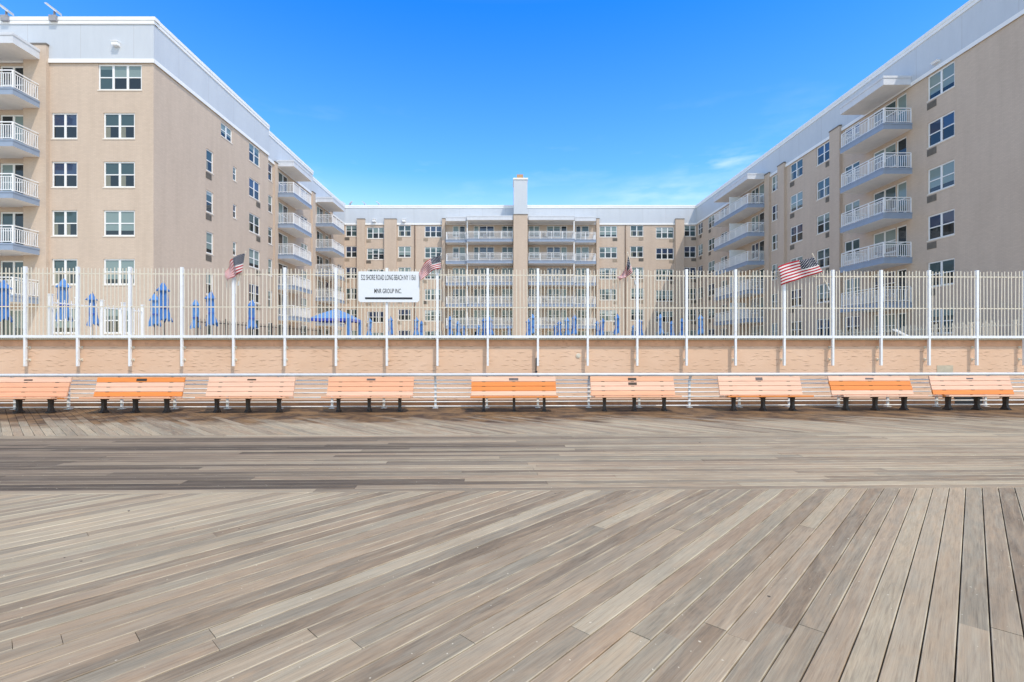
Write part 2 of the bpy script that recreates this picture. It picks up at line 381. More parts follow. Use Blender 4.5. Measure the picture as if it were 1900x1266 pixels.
MR = Matrix.Rotation(PSI, 4, 'Z')
for b in (-3.8, -1.5, .6, 3.0, 6.05, 8.0, 10.06, 12.6, 14.85): jb.box(-27, 27, b - .1, b + .1, -.34, -.0405, 0, MR)
for k in range(-6, 7): jb.box(k * 4.3 - .15, k * 4.3 + .15, -3.7, -3.4, -1.3, -.341, 0, MR); jb.box(k * 4.3 - .15, k * 4.3 + .15, 14.6, 14.9, -1.3, -.341, 0, MR)
tag(jb.build('boardwalk_frame', M['pipe']), kind='structure')

WB = 18.04                                   # wall face
tm = MB(); tm.box(-46, 46, WB + .30, 64.5, TERR - .3, TERR, 0, MR)
tag(tm.build('terrace', M['pave']), kind='structure')

# retaining wall
rw = tag(empty('retaining_wall', bw(0, WB, -1.25), PSI), 'peach stucco retaining wall running behind the boardwalk railing', 'wall', kind='thing')
w = MB(); w.box(-46, 46, 0, .30, 1.10, 3.06); w.build('wall_face', M['stucco'], rw)
w = MB(); w.box(-46, 46, -.03, .30, 0, 1.099); w.build('footing', M['footing'], rw)
w = MB(); w.box(-46, 46, -.02, .30, 3.061, 3.28); w.build('shade_band', M['shadeband'], rw)  # brown strip paints in the shadow band under the coping
w = MB(); w.box(-46, 46, -.12, .36, 3.281, 3.335); w.build('coping', M['patch'], rw)
a0 = a_of(1738, WB); w = MB(); w.box(a0, a0 + .62, -.012, -.001, 1.25 + Zp(699, WB) , 1.25 + Zp(679, WB)); w.build('mortar_patch', M['patch'], rw)
a0 = a_of(995, WB); w = MB(); w.tube((a0, -.05, 1.25 + Zp(690, WB)), (a0, .02, 1.25 + Zp(690, WB)), .04, 12); w.tube((a0 - .01, -.03, 1.25 + Zp(688, WB)), (a0, -.03, 1.25 + Zp(664, WB)), .02, 8); w.build('drain_pipe', M['blackm'], rw)
a0 = a_of(1073, WB); w = MB(); w.tube((a0, -.03, 1.25 + Zp(660, WB)), (a0, .0, 1.25 + Zp(660, WB)), .085, 20); w.tube((a0, -.045, 1.25 + Zp(660, WB)), (a0, -.031, 1.25 + Zp(660, WB)), .05, 16); w.build('drain_cover', M['cream'], rw)
a0, a1 = a_of(1770, WB), a_of(1822, WB); w = MB()
w.box(a0, a1, -.03, .01, 1.25 + Zp(756, WB), 1.25 + Zp(738, WB))
for k in range(5): w.box(a0 + .04, a1 - .04, -.05, -.031, 1.25 + Zp(754.5, WB) + k * .065, 1.25 + Zp(754.5, WB) + k * .065 + .03)
w.build('louvred_vent', M['blackm'], rw)

# ------------------------------------------------------------------ picket fence on the wall
FB = 17.86; SP = 1.815; A0 = a_of(998, FB)
zr = Zp(625, FB); ztop = Zp(499.5, FB); zmid = Zp(571, FB); zup = Zp(511, FB); zpb = Zp(679, FB)
fence = tag(empty('picket_fence', bw(0, FB, 0), PSI), 'tall cream metal picket fence with white posts bolted along the retaining wall', 'fence')
pm = MB(); pm.box(-.043, .043, -.045, .045, zr - .05, ztop + .02); pm.box(-.036, .036, -.04, .04, zpb, zr - .051)
pm = pm.mesh('fence_post', M['fencewhite'])
bk = MB()
bk.tube((0, .041, 0), (0, .185, 0), .018, 8); bk.box(-.04, .04, .16, .182, -.045, .045); bk.tube((.037, 0, 0), (.058, 0, 0), .02, 6)
bk = bk.mesh('bracket', M['cream'])
BZ = (Zp(645, FB), Zp(667.5, FB))
def panel_mesh(i):
    m = MB(); n = 13; x0 = .044; x1 = SP - .044
    m.box(x0, x1, -.04, .04, zr - .045, zr + .045, 1)
    m.box(x0, x1, -.02, .016, zmid - .018, zmid + .018); m.box(x0, x1, -.02, .016, zup - .018, zup + .018)
    for k in range(n):
        x = x0 + (k + .5) * (x1 - x0) / n + R.gauss(0, .003); dx = R.gauss(0, .004); h = ztop - .03 + R.uniform(-.02, .025)
        lean = Matrix.Translation((x, 0, zr)) @ Matrix.Shear('XY', 4, (dx, 0))
        m.box(-.0145, .0145, -.034, -.0205, .0455, h - zr, 0, lean)
    for k in range(26):                         # short stubs below the rail
        x = x0 + (k + .5) * (x1 - x0) / 26
        m.box(x - .012, x + .012, -.012, .012, zr - .085, zr - .0455, 0)
    return m.mesh('picket_panel', [M['cream'], M['fencewhite']])
pvar = [panel_mesh(i) for i in range(4)]
for k in range(-15, 15):
    o = link('fence_post', pm, fence, Matrix.Translation((A0 + k * SP, 0, 0))); [link('bracket', bk, o, Matrix.Translation((0, 0, zz))) for zz in BZ]
    if k < 14: link('picket_panel', pvar[(k * 7) % 4], fence, Matrix.Translation((A0 + k * SP, 0, 0)))

# ------------------------------------------------------------------ boardwalk railing
RB = 14.38; RS = 1.49; RA = a_of(998, RB)
rail = tag(empty('steel_railing', bw(0, RB, 0), PSI), 'long low white steel railing with horizontal bars behind the benches', 'railing')
rm = MB(); rm.tube((-28, -.16, Zp(695.5, 14.22)), (28, -.16, Zp(695.5, 14.22)), .045, 14); rm.build('handrail', M['galv'], rail)
for py in (705.5, 712, 720, 728, 736.3, 745, 753.2):
    rm = MB(); rm.tube((-28, -.045, Zp(py, RB)), (28, -.045, Zp(py, RB)), .017, 8); rm.build('bar', M['railwhite'], rail)
rp = MB(); rp.box(-.03, .03, -.025, .025, .012, .80); 
rp.box(-.03, .03, -.025, .025, 0, .235, 0, Matrix.Translation((0, 0, .78)) @ Matrix.Rotation(math.radians(33), 4, 'X'))
rp.box(-.075, .075, -.075, .075, 0, .011)
rp = rp.mesh('post', M['galv'])
for k in range(-18, 19): link('post', rp, rail, Matrix.Translation((RA + k * RS, 0, 0)))

# ------------------------------------------------------------------ benches
BB = 13.60
def make_bench(c, slats, seat, plaques, pq, label):
    t = tag(empty('park_bench', c, PSI), label, 'bench', 'slatted benches along the boardwalk railing')
    L = 1.18
    mats = [M['P'], M['M'], M['O']]; ix = {'P': 0, 'M': 1, 'O': 2}
    def slat(m, y, z, tilt, wd, th, mi):
        T = Matrix.Translation((0, y, z)) @ Matrix.Rotation(tilt, 4, 'X'); e = .006
        prof = [(-wd / 2, -th / 2 + e), (-wd / 2 + e, -th / 2), (wd / 2 - e, -th / 2), (wd / 2, -th / 2 + e), (wd / 2, th / 2 - e), (wd / 2 - e, th / 2), (-wd / 2 + e, th / 2), (-wd / 2, th / 2 - e)]
        j = R.uniform(-.008, .008); x0, x1 = -L + j, L + j
        A = [T @ Vector((x0, p, q)) for p, q in prof]; B = [T @ Vector((x1, p, q)) for p, q in prof]
        i = len(m.v); n = len(prof); m.v += [tuple(p) for p in A + B]
        for k in range(n):
            q = (k + 1) % n; m.f.append((i + q, i + k, i + n + k, i + n + q)); m.uv += [(0, 0), (1, 0), (1, 1), (0, 1)]; m.m.append(mi); m.sm.append(False)
        m.f.append(tuple(range(i, i + n))); m.uv += [(0, 0)] * n; m.m.append(mi); m.sm.append(False)
        m.f.append(tuple(range(i + 2 * n - 1, i + n - 1, -1))); m.uv += [(0, 0)] * n; m.m.append(mi); m.sm.append(False)
    tb = math.radians(90 - 17)
    m = MB()
    for k, s in enumerate(slats):
        u = .055 + (3 - k) * .133 + (.006 if k == 0 else 0); slat(m, .225 + u * math.cos(tb), .425 + u * math.sin(tb), tb, .125 if k else .135, .042, ix[s])
    m.build('backrest', mats, t)
    m = MB()
    for k, s in enumerate(seat):
        slat(m, -.225 + k * .105, .425 - .012 * k, math.radians(-6), .096, .045, ix[s])
    m.build('seat', mats, t)
    for x in (-.835, 0, .835):
        g = MB(); T = Matrix.Translation((x, 0, 0)); hw = .036
        sec = [(.0, -.12, .14, .046), (.022, -.115, .135, .044), (.06, -.065, .085, .038), (.16, -.045, .06, .034), (.28, -.05, .07, .036), (.345, -.06, .07, .034), (.375, -.09, .10, .030), (.396, -.12, .12, .022)]
        rows = [[(x - h, y0, z), (x + h, y0, z), (x + h, y1, z), (x - h, y1, z)] for z, y0, y1, h in [(q[0], q[1] + .12, q[2] + .12, q[3]) for q in sec]]
        for i in range(len(rows) - 1):
            for k in range(4):
                j = (k + 1) % 4; g.face([rows[i][k], rows[i][j], rows[i + 1][j], rows[i + 1][k]])
        g.face(rows[-1]); g.face(rows[0][::-1])
        for sx in (-.06, .06): g.box(x + min(0, sx), x + max(0, sx), -.035 + .12, .05 + .12, 0.001, .014)
        g.box(-.02, .02, -.02, .016, -.05, .55, 0, Matrix.Translation((x, .275, .37)) @ Matrix.Rotation(-math.radians(17), 4, 'X'))
        for k in range(3):
            u = .055 + k * .133 + .0665; g.box(x - .045, x + .045, -.012, .012, -.0055, .0055, 0, Matrix.Translation((0, .21 + u * math.cos(tb), .428 + u * math.sin(tb))))
        g.build('leg', M['iron'], t)
    for k in range(plaques):
        u = .055 + (3 - k) * .133 - .0; g = MB(); pw = pq[1]
        g.box(-pw, pw, -.026, -.0215, -.038 * pq[2], .038 * pq[2], 0, Matrix.Translation((pq[3], .225 + u * math.cos(tb), .425 + u * math.sin(tb))) @ Matrix.Rotation(-math.radians(17), 4, 'X'))
        g.build('plaque', M[pq[0]], t)
    return t
BEN = [(35, 'PMMM', 'MMOOM', 1, ('plaque', .115, .45, .05), 'peach and salmon bench with small plaque, cut off at the picture edge, leftmost of all'),
       (251, 'OPPO', 'MMPPM', 1, ('plaque', .14, .9, .02), 'bench with bright orange top slat and pale middle slats, second from left'),
       (460, 'PPPP', 'MMPPM', 1, ('plaque', .12, .5, .0), 'pale peach bench with narrow dark plaque, beside the bright orange-topped bench, third from left'),
       (685, 'MMMP', 'MPPPM', 1, ('plaque2', .12, .7, .0), 'salmon bench with pale grey plaque below the address sign, fourth from left'),
       (953.7, 'POOP', 'OPPPM', 1, ('plaque2', .13, .9, .0), 'bench with orange middle slats and dark orange seat edge, in line with the chimney'),
       (1177, 'MPPM', 'MMPPM', 2, ('plaque', .12, .95, .0), 'bench carrying two plaques one above the other on its back'),
       (1416, 'PPPP', 'OMPPM', 1, ('plaque2', .10, 1.1, .0), 'pale bench with orange seat front edge, third from right'),
       (1624, 'POOP', 'PPPPM', 1, ('plaque2', .12, .6, .0), 'bench with orange middle slats and pale seat, second from right'),
       (1813, 'PPPO', 'POPPM', 1, ('plaque2', .10, .5, .0), 'pale bench in front of the black louvred vent, rightmost of all')]
for px, s, st, np_, pq, lab in BEN:
    a = a_of(px, BB); make_bench(bw(a, BB - .12, .003), s, st, np_, pq, lab)

# ------------------------------------------------------------------ address sign
SB = FB - .085
sx0, sx1 = a_of(665, SB), a_of(778, SB); dS = depth_of(721, SB); sz1, sz0 = Zp(504, dS), Zp(561, dS)
sign = tag(empty('address_sign', bw((sx0 + sx1) / 2, SB, sz0), PSI), 'white address board with black lettering mounted on the picket fence', 'sign')
hw = (sx1 - sx0) / 2; hh = sz1 - sz0
def plate(m, pts, y0, y1):
    m.face([(x, y0, z) for x, z in pts]); m.face([(x, y1, z) for x, z in pts[::-1]])
    for k in range(len(pts)):
        (x, z), (X2, Z2) = pts[k], pts[(k + 1) % len(pts)]; m.face([(x, y1, z), (X2, y1, Z2), (X2, y0, Z2), (x, y0, z)][::-1])
m = MB(); c = .06
plate(m, [(-hw + c, 0), (hw - c, 0), (hw, c), (hw, hh - c * .4), (hw - c * .4, hh), (-hw + c * .4, hh), (-hw, hh - c * .4), (-hw, c)], -.012, .012)
m.build('board', M['signw'], sign)
m = MB()
for s in (-.55, .55): m.box(s - .03, s + .03, .013, .06, .1, hh - .1)
m.build('mount', M['fencewhite'], sign)
def lettering(txt, x0, x1, y, caph):
    cu = bpy.data.curves.new('lettering', 'FONT'); cu.body = txt; cu.size = 1.0; cu.extrude = 0.0; cu.offset = .009; cu.resolution_u = 3
    o = bpy.data.objects.new('lettering', cu); COL.objects.link(o); bpy.context.view_layer.update()
    me = bpy.data.meshes.new_from_object(o.evaluated_get(bpy.context.evaluated_depsgraph_get()))
    bpy.data.objects.remove(o)
    xs = [v.co.x for v in me.vertices]; ys = [v.co.y for v in me.vertices]; a, b, lo, hi = min(xs), max(xs), min(ys), max(ys)
    for v in me.vertices:
        v.co = Vector((x0 + (v.co.x - a) / (b - a) * (x1 - x0), -.0155, y + (v.co.y - lo) / (hi - lo) * caph))
    me.materials.clear(); me.materials.append(M['ink']); me.name = 'lettering'
    return link('lettering', me, sign)
kx = 2 * hw / (1025 - 375); X0 = -hw
lettering('522 SHORE ROAD LONG BEACH NY 11561', X0 + (404 - 375) * kx, X0 + (988 - 375) * kx, (465 - 229) * kx, 58 * kx)
lettering('MNR GROUP INC.', X0 + (545 - 375) * kx, X0 + (836 - 375) * kx, (465 - 370) * kx, 50 * kx)
m = MB(); m.box(X0 + (447 - 375) * kx, X0 + (952 - 375) * kx, -.0165, -.0125, (465 - 434) * kx, (465 - 413) * kx); m.build('underline', M['ink'], sign)

# ------------------------------------------------------------------ flags
def flag(tip, foot, top, bot, label, seed, amp=.05):
    b = FB - .16; d = depth_of(tip[0], b)
    def w3(p, off=0.0): return Vector((Xp(p[0], d), d + off, Zp(p[1], d)))
    base = w3(foot, .12); t = tag(empty('flag', base), label, 'flag', 'flags on the picket fence')
    m = MB(); P, Q = w3(foot, .12) - base, w3(tip) - base; m.tube(P, Q, .013, 8); m.tube(Q, Q + (Q - P).normalized() * .045, .022, 8, 0, .008)
    m.build('pole', M['pole'], t)
    m = MB(); m.tube(P + Vector((0, .0, -.02)), P + (Q - P).normalized() * .14, .024, 8); m.build('socket', M['galv'], t)
    def bez(c, u):
        n = len(c) - 1
        return Vector((sum(math.comb(n, i) * (1 - u) ** (n - i) * u ** i * c[i][0] for i in range(n + 1)), sum(math.comb(n, i) * (1 - u) ** (n - i) * u ** i * c[i][1] for i in range(n + 1))))
    rr = random.Random(seed); ph = rr.uniform(0, 6); NU, NV = 34, 18; rows, uvs = [], []
    for j in range(NV + 1):
        v = j / NV; row, uvr = [], []
        for i in range(NU + 1):
            u = i / NU; A, B = bez(top, u), bez(bot, u); p = A.lerp(B, v)
            off = amp * min(1, u * 3) * (math.sin(u * 9 + v * 2.5 + ph) + .5 * math.sin(u * 17 - v * 4 + ph * 2)) - .02
            p = p + Vector((0, 0.9 * math.sin(u * 9 + ph + v) * u)); row.append(w3(p, off) - base); uvr.append((u, v))
        rows.append(row); uvs.append(uvr)
    m.__init__(); m.grid(rows, uvs); o = m.build('cloth', M['flag'], t, merge=True)
    md = o.modifiers.new('thickness', 'SOLIDIFY'); md.thickness = .004
def z4(*p): return [(320 + x / 4.522, 440 + y / 4.522) for x, y in p]
def z5(*p): return [(620 + x / 3.722, 300 + y / 3.722) for x, y in p]
def z6(*p): return [(960 + x / 3.722, 300 + y / 3.722) for x, y in p]
def z7(*p): return [(1280 + x / 3.167, 240 + y / 3.167) for x, y in p]
flag(*z4((614, 128), (536, 400)), z4((612, 138), (500, 145), (475, 240), (446, 300)), z4((585, 292), (548, 318), (505, 325), (462, 374)), 'drooping flag on the fence in front of the left wing', 1)
flag(*z5((738, 640), (716, 760)), z5((737, 648), (685, 652), (620, 690), (584, 772)), z5((738, 738), (695, 742), (655, 760), (598, 824)), 'furled flag beside the address sign with canton at upper right', 2)
flag(*z6((762, 632), (822, 842)), z6((764, 648), (758, 700), (745, 790), (682, 800)), z6((792, 752), (800, 790), (730, 790), (706, 828)), 'limp flag hanging close to its pole, right of the chimney', 3, .08)
flag(*z7((722, 735), (832, 940)), z7((726, 750), (640, 785), (600, 760), (514, 812)), z7((778, 838), (690, 870), (620, 880), (534, 922)), 'flag blown out flat with its whole starred canton showing', 4, .045)

# ------------------------------------------------------------------ building kit
WIN = {}
def window_meshes(w_, h_, n, var, door=False):
    key = (round(w_, 2), round(h_, 2), n, var, door)
    if key in WIN: return WIN[key]
    rr = random.Random(var * 131 + n * 7 + int(door)); f = MB(); p = MB(); b = .08; mu = .125; y0, y1 = .05, .105
    hw = w_ / 2
    f.box(-hw, -hw + b, y0, y1, 0, h_); f.box(hw - b, hw, y0, y1, 0, h_); f.box(-hw + b, hw - b, y0, y1, h_ - b, h_); f.box(-hw + b, hw - b, y0, y1, 0, b)
    lw = (w_ - 2 * b - (n - 1) * mu) / n; style = rr.choice((0, 0, 1, 2, 2, 3, 4))
    for k in range(n):
        x0 = -hw + b + k * (lw + mu); x1 = x0 + lw
        if k: f.box(x0 - mu, x0, y0 + .002, y1 - .002, b, h_ - b)
        mid = b + (h_ - 2 * b) * (.5 if not door else .46)
        if not door or rr.random() < .3: f.box(x0, x1, y0 + .008, y1 - .008, mid - .03, mid + .03)
        s = style if rr.random() < .92 else rr.choice((0, 1, 2, 3, 4))
        top = h_ - b; ye = .082
        def pane(z0, z1, mi): p.face([(x0, ye, z0), (x1, ye, z0), (x1, ye, z1), (x0, ye, z1)], [(x0, z0), (x1, z0), (x1, z1), (x0, z1)], mi)
        if door:
            up, lo = rr.choice(((0, 0), (1, 1), (2, 1), (2, 2), (0, 1))); pane(b, mid, lo); pane(mid, top, up)
        else:
            if s in (0, 2): c = top - (top - mid) * rr.choice((.55, .6, .95, .3)); pane(c, top, 3 if s == 2 else 2); pane(mid, c, 1); pane(b, mid, rr.choice((0, 0, 1)))
            elif s == 1: pane(mid, top, 5); pane(b, mid, 0)
            elif s == 3: pane(mid, top, 2); pane(b + .25, mid, 2); pane(b, b + .25, 0)
            else: pane(mid, top, 1); xm = x0 + (x1 - x0) * .35; p.face([(x0, ye, b), (xm, ye, b), (xm, ye, mid), (x0, ye, mid)], None, 4); p.face([(xm, ye, b), (x1, ye, b), (x1, ye, mid), (xm, ye, mid)], None, 0)
            if rr.random() < .22: f.box(x0, x1, y0 + .008, y1 - .03, b + .22, b + .26)
    if not door and rr.random() < .0: pass
    s = MB()
    if not door: s.box(-hw - .03, hw + .03, -.03, .029, -.055, .008)
    else: s.box(-hw, hw, -.02, .029, -.04, .012)
    r = (f.mesh('window_frame', M['vinyl']), p.mesh('pane', [M[k] for k in ('g0', 'g1', 'g2', 'g3', 'g4', 'g5')]), s.mesh('sill', M['sill']))
    WIN[key] = r; return r
BAL = {}
def balcony_meshes(L, D, div=0.0):
    key = (round(L, 2), round(D, 2), div)
    if key in BAL: return BAL[key]
    s = MB(); s.box(0, L, -D, 0, -.36, 0, 0, None, 'b'); s.face([(0, -D, -.36), (0, 0, -.36), (L, 0, -.36), (L, -D, -.36)], None, 1)
    s.box(-.025, L + .025, -D - .025, 0, -.07, .012, 0)
    r = MB(); i = .07; H = 1.0
    segs = [((i, -.02), (i, -D + i)), ((i, -D + i), (L - i, -D + i)), ((L - i, -D + i), (L - i, -.02))]
    for (x0, y0), (x1, y1) in segs:
        ln = math.hypot(x1 - x0, y1 - y0); th = math.atan2(y1 - y0, x1 - x0); T = RT(x0, y0, 0, th)
        r.box(0, ln, -.03, .03, H - .05, H, 0, T); r.box(0, ln, -.018, .018, H - .19, H - .155, 0, T); r.box(0, ln, -.018, .018, .09, .13, 0, T)
        npo = max(1, round(ln / 1.35))
        for k in range(npo + 1): r.box(ln * k / npo - .03, ln * k / npo + .03, -.029, .029, .012, H - .051, 0, T)
        nb = int(ln / .125)
        for k in range(1, nb):
            x = k * ln / nb; r.box(x - .014, x + .014, -.012, .012, .131, H - .191, 0, T)
    d = None
    if div: d = MB(); d.box(L * div - .03, L * div + .03, -D + .12, -.01, .02, 1.9); d = d.mesh('divider', M['partition'])
    res = (s.mesh('balcony', [M['slab'], M['soffit']]), r.mesh('railing', M['white']), d); BAL[key] = res; return res

ACM = {}
def ac_mesh(kind):
    if kind in ACM: return ACM[kind]
    m = MB(); w_, h_ = .64, .40; m.box(-w_ / 2, w_ / 2, -.02, .05, 0, h_)
    for k in range(7): m.box(-w_ / 2 + .03, w_ / 2 - .03, -.035, -.0201, .035 + k * .05, .062 + k * .05)
    ACM[kind] = m.mesh('air_conditioner', M['ac' if kind == 0 else 'acb']); return ACM[kind]

class Wing:
    def __init__(s, root): s.root = root; s.wall = MB(); s.par = MB(); s.trim = MB(); s.op = []
    def facade(s, P, th, u0, u1, z0=-1.3, z1=18.2, openings=(), dep=.14, parapet=True, ext=(0, 0)):
        T = RT(P[0], P[1], 0, th); us = sorted({u0, u1, *[c for o in openings for c in o[:2]]}); zs = sorted({z0, z1, *[c for o in openings for c in o[2:]]})
        us = [u for u in us if u0 <= u <= u1]; m = s.wall
        def v(u, y, z): return T @ Vector((u, y, z))
        for a, b in zip(us, us[1:]):
            for c, d in zip(zs, zs[1:]):
                um, zm = (a + b) / 2, (c + d) / 2
                if any(o[0] < um < o[1] and o[2] < zm < o[3] for o in openings): continue
                m.face([v(a, 0, c), v(b, 0, c), v(b, 0, d), v(a, 0, d)], [(a, c), (b, c), (b, d), (a, d)])
        for a, b, c, d in openings:
            m.face([v(a, 0, c), v(a, 0, d), v(a, dep, d), v(a, dep, c)], [(0, c), (0, d), (dep, d), (dep, c)])
            m.face([v(b, 0, d), v(b, 0, c), v(b, dep, c), v(b, dep, d)], [(0, d), (0, c), (dep, c), (dep, d)])
            m.face([v(a, 0, d), v(b, 0, d), v(b, dep, d), v(a, dep, d)], [(a, 0), (b, 0), (b, dep), (a, dep)])
            m.face([v(b, 0, c), v(a, 0, c), v(a, dep, c), v(b, dep, c)], [(b, 0), (a, 0), (a, dep), (b, dep)])
        if parapet:
            e0, e1 = u0 - ext[0], u1 + ext[1]
            s.par.box(e0, e1, -.05, .2, 18.2, 20.32, 0, T)
            s.trim.box(e0 - .04 * bool(ext[0]), e1 + .04 * bool(ext[1]), -.09, -.0501, 18.10, 18.33, 0, T)
            s.trim.box(e0 - .05 * bool(ext[0]), e1 + .05 * bool(ext[1]), -.10, .25, 20.321, 20.52, 0, T)
            s.trim.box(e0 - .11 * bool(ext[0]), e1 + .11 * bool(ext[1]), -.125, .3, 20.521, 20.72, 0, T)
    def window(s, P, th, u0, u1, zb, h_, n, var, door=False):
        T = RT(P[0], P[1], 0, th) @ Matrix.Translation(((u0 + u1) / 2, 0, zb)); f, p, sl = window_meshes(round(u1 - u0, 2), h_, n, var, door)
        o = link('balcony_door' if door else 'window', f, s.root, T); link('pane', p, o); link('sill', sl, o)
    def ac(s, P, th, uc, zt, kind=0):
        link('air_conditioner', ac_mesh(kind), s.root, RT(P[0], P[1], 0, th) @ Matrix.Translation((uc, 0, zt - .40)))
    def balcony(s, P, th, u0, L, D, z, div=0.0):
        a, b, d = balcony_meshes(L, D, div); o = link('balcony', a, s.root, RT(P[0], P[1], 0, th) @ Matrix.Translation((u0, 0, z))); link('railing', b, o)
        if d: link('divider', d, o)
    def canopy(s, P, th, u0, L, D, z=18.2):
        m = MB(); m.box(0, L, -D, 0, 0, .5, 0, None, 'b'); m.face([(0, -D, 0), (0, 0, 0), (L, 0, 0), (L, -D, 0)], None, 1); m.box(-.03, L + .03, -D - .03, 0, .42, .56, 0)
        o = m.build('balcony_roof', [M['canopy'], M['soffit']], s.root); o.matrix_local = RT(P[0], P[1], 0, th) @ Matrix.Translation((u0, 0, z))
    def pier(s, P, th, u0, u1, out, zt):
        m = MB(); m.box(u0, u1, -out, -.0, -1.3, zt); o = m.build('pier', M['brick'], s.root); o.matrix_local = RT(P[0], P[1], 0, th)
        m = MB(); m.box(u0 - .03, u1 + .03, -out - .03, .0, zt + .001, zt + .09); c = m.build('coping', M['cap'], o)
    def finish(s):
        s.wall.build('wall', M['brick'], s.root); s.par.build('parapet', M['panel'], s.root); s.trim.build('parapet_trim', M['trim'], s.root)
ZT = 18.06; WH = 1.49
def rows(ks, dz=0.0, h=WH): return [ZT + dz - FL * k - h for k in ks]
HALF = math.pi / 2
vcount = [0]
def nextvar(m=9): vcount[0] += 1; return (vcount[0] * 5 + vcount[0] // 7) % m

# ------------------------------------------------------------------ LEFT WING
YF = 28.37; XL = -20.25; YS = 42.1; XB = -20.75; YC = 53.0; XC = -21.45; YR = 65.76; XR = 25.45
left = tag(empty('apartment_building', (0, 0, 0)), 'left wing of beige brick apartments whose bright end wall faces the boardwalk', 'building')
LW = Wing(left)
def xf(px): return (px - VX) * YF / F
ops = []; jobs = []
def add(px0, px1, zb, h, n, door=False, conv=None, kind=None):
    pass
P = (0, YF)
front = []
for k in range(0, 6):
    zb = ZT - FL * k - WH
    if k == 0: front.append((xf(182), xf(263), zb, zb + WH, 3, 0))
    else:
        front.append((xf(96), xf(143.5), zb, zb + WH, 2, 0)); front.append((xf(192), xf(250), zb, zb + WH, 2, 0))
    if k < 6:
        zf = 15.79 - FL * k + .02
        front.append((xf(0), xf(48), zf + .15, zf + 2.15, 2, 1)); front.append((xf(-72), xf(-16), zf + .15, zf + 2.15, 2, 1))
LW.facade(P, 0, -46, XL, openings=[o[:4] for o in front], ext=(0, .05))
for o in front: LW.window(P, 0, o[0], o[1], o[2], WH if not o[5] else 2.0, o[4], nextvar(), bool(o[5]))
LW.pier(P, 0, xf(50), xf(92), .22, 19.05)
for k in range(6): LW.balcony(P, 0, -33.0, 6.4, 1.75, 15.79 - FL * k) if k < 5 else None
LW.canopy(P, 0, -33.0, 6.4, 1.75)
# courtyard side, section A
P = (XL, 0); A = []; ac = []
for k in range(1, 6):
    zb = ZT - FL * k - WH
    A.append((Yp(383, XL), Yp(396, XL), zb, zb + WH, 1)); ac.append((Yp(387, XL) , zb - .12))
    A.append((Yp(432.5, XL), Yp(439, XL), zb + .45, zb + WH, 1))
A.append((Yp(410, XL), Yp(431, XL), ZT - 1.2, ZT - .2, 2))
for k in range(0, 6):
    zb = ZT - FL * k - WH; A.append((Yp(462.4, XL), Yp(482.3, XL), zb, zb + WH, 2))
    if k: ac.append((Yp(479, XL), zb - .14))
LW.facade(P, HALF, YF, YS, openings=[o[:4] for o in A])
for o in A: LW.window(P, HALF, o[0], o[1], o[2], round(o[3] - o[2], 2), o[4], nextvar())
for u, z in ac: LW.ac(P, HALF, u, z, 0)
LW.facade((0, YS), math.pi, -XL, -XB)
# section B with first balcony stack
P = (XB, 0); A = []
y0 = Yp(513.8, XB); 
for k in range(0, 6):
    zb = ZT - FL * k - WH; A.append((Yp(497.5, XB) , Yp(505.5, XB), zb - .1, zb + WH - .1, 1, 0))
    A.append((y0 + .35, y0 + 2.35, 15.94 - FL * k, 17.94 - FL * k, 2, 1)); A.append((Yp(559, XB), Yp(571, XB), zb, zb + WH, 2, 0))
LW.facade(P, HALF, YS, YC, openings=[o[:4] for o in A])
for o in A: LW.window(P, HALF, o[0], o[1], o[2], 2.0 if o[5] else WH, o[4], nextvar(), bool(o[5]))
LW.pier(P, HALF, Yp(507.5, XB), Yp(512.8, XB), .14, 18.35); LW.pier(P, HALF, Yp(577, XB), Yp(582, XB), .2, 18.35)
for k in range(5): LW.balcony(P, HALF, y0, 4.1, 1.55, 15.79 - FL * k)
LW.canopy(P, HALF, y0, 4.1, 1.55)
LW.facade((0, YC), math.pi, -XB, -XC)
# section C
P = (XC, 0); A = []; y0 = Yp(584.4, XC) + .2
for k in range(0, 6):
    zb = ZT - FL * k - WH; A.append((y0 + .4, y0 + 2.3, 15.94 - FL * k, 17.94 - FL * k, 2, 1)); A.append((y0 + 3.0, y0 + 4.2, zb, zb + WH, 1, 0)); A.append((63.0, 64.6, zb, zb + WH, 2, 0))
LW.facade(P, HALF, YC, YR, openings=[o[:4] for o in A])
for o in A: LW.window(P, HALF, o[0], o[1], o[2], 2.0 if o[5] else WH, o[4], nextvar(), bool(o[5]))
for k in range(5): LW.balcony(P, HALF, y0, 4.0, 1.95, 15.79 - FL * k)
LW.canopy(P, HALF, y0, 4.0, 1.95)
LW.pier(P, HALF, y0 + 4.4, y0 + 5.0, .2, 18.35)
m = MB(); m.face([(-46, YF, 20.2), (XL, YF, 20.2), (XL, YS, 20.2), (XC, YS, 20.2), (XC, YR + 12, 20.2), (-46, YR + 12, 20.2)]); m.build('roof', M['roof'], left)
LW.facade((-46, 0), -HALF, -(YR + 12), -YF, parapet=False, z1=20.3)
m = MB()
m.box(xf(219) - .17, xf(219) + .17, YF - .28, YF - .051, 19.02, 19.22); m.box(xf(219) - .19, xf(219) + .19, YF - .31, YF - .051, 19.221, 19.26); m.build('vent_hood', M['white'], left)
LW.finish()

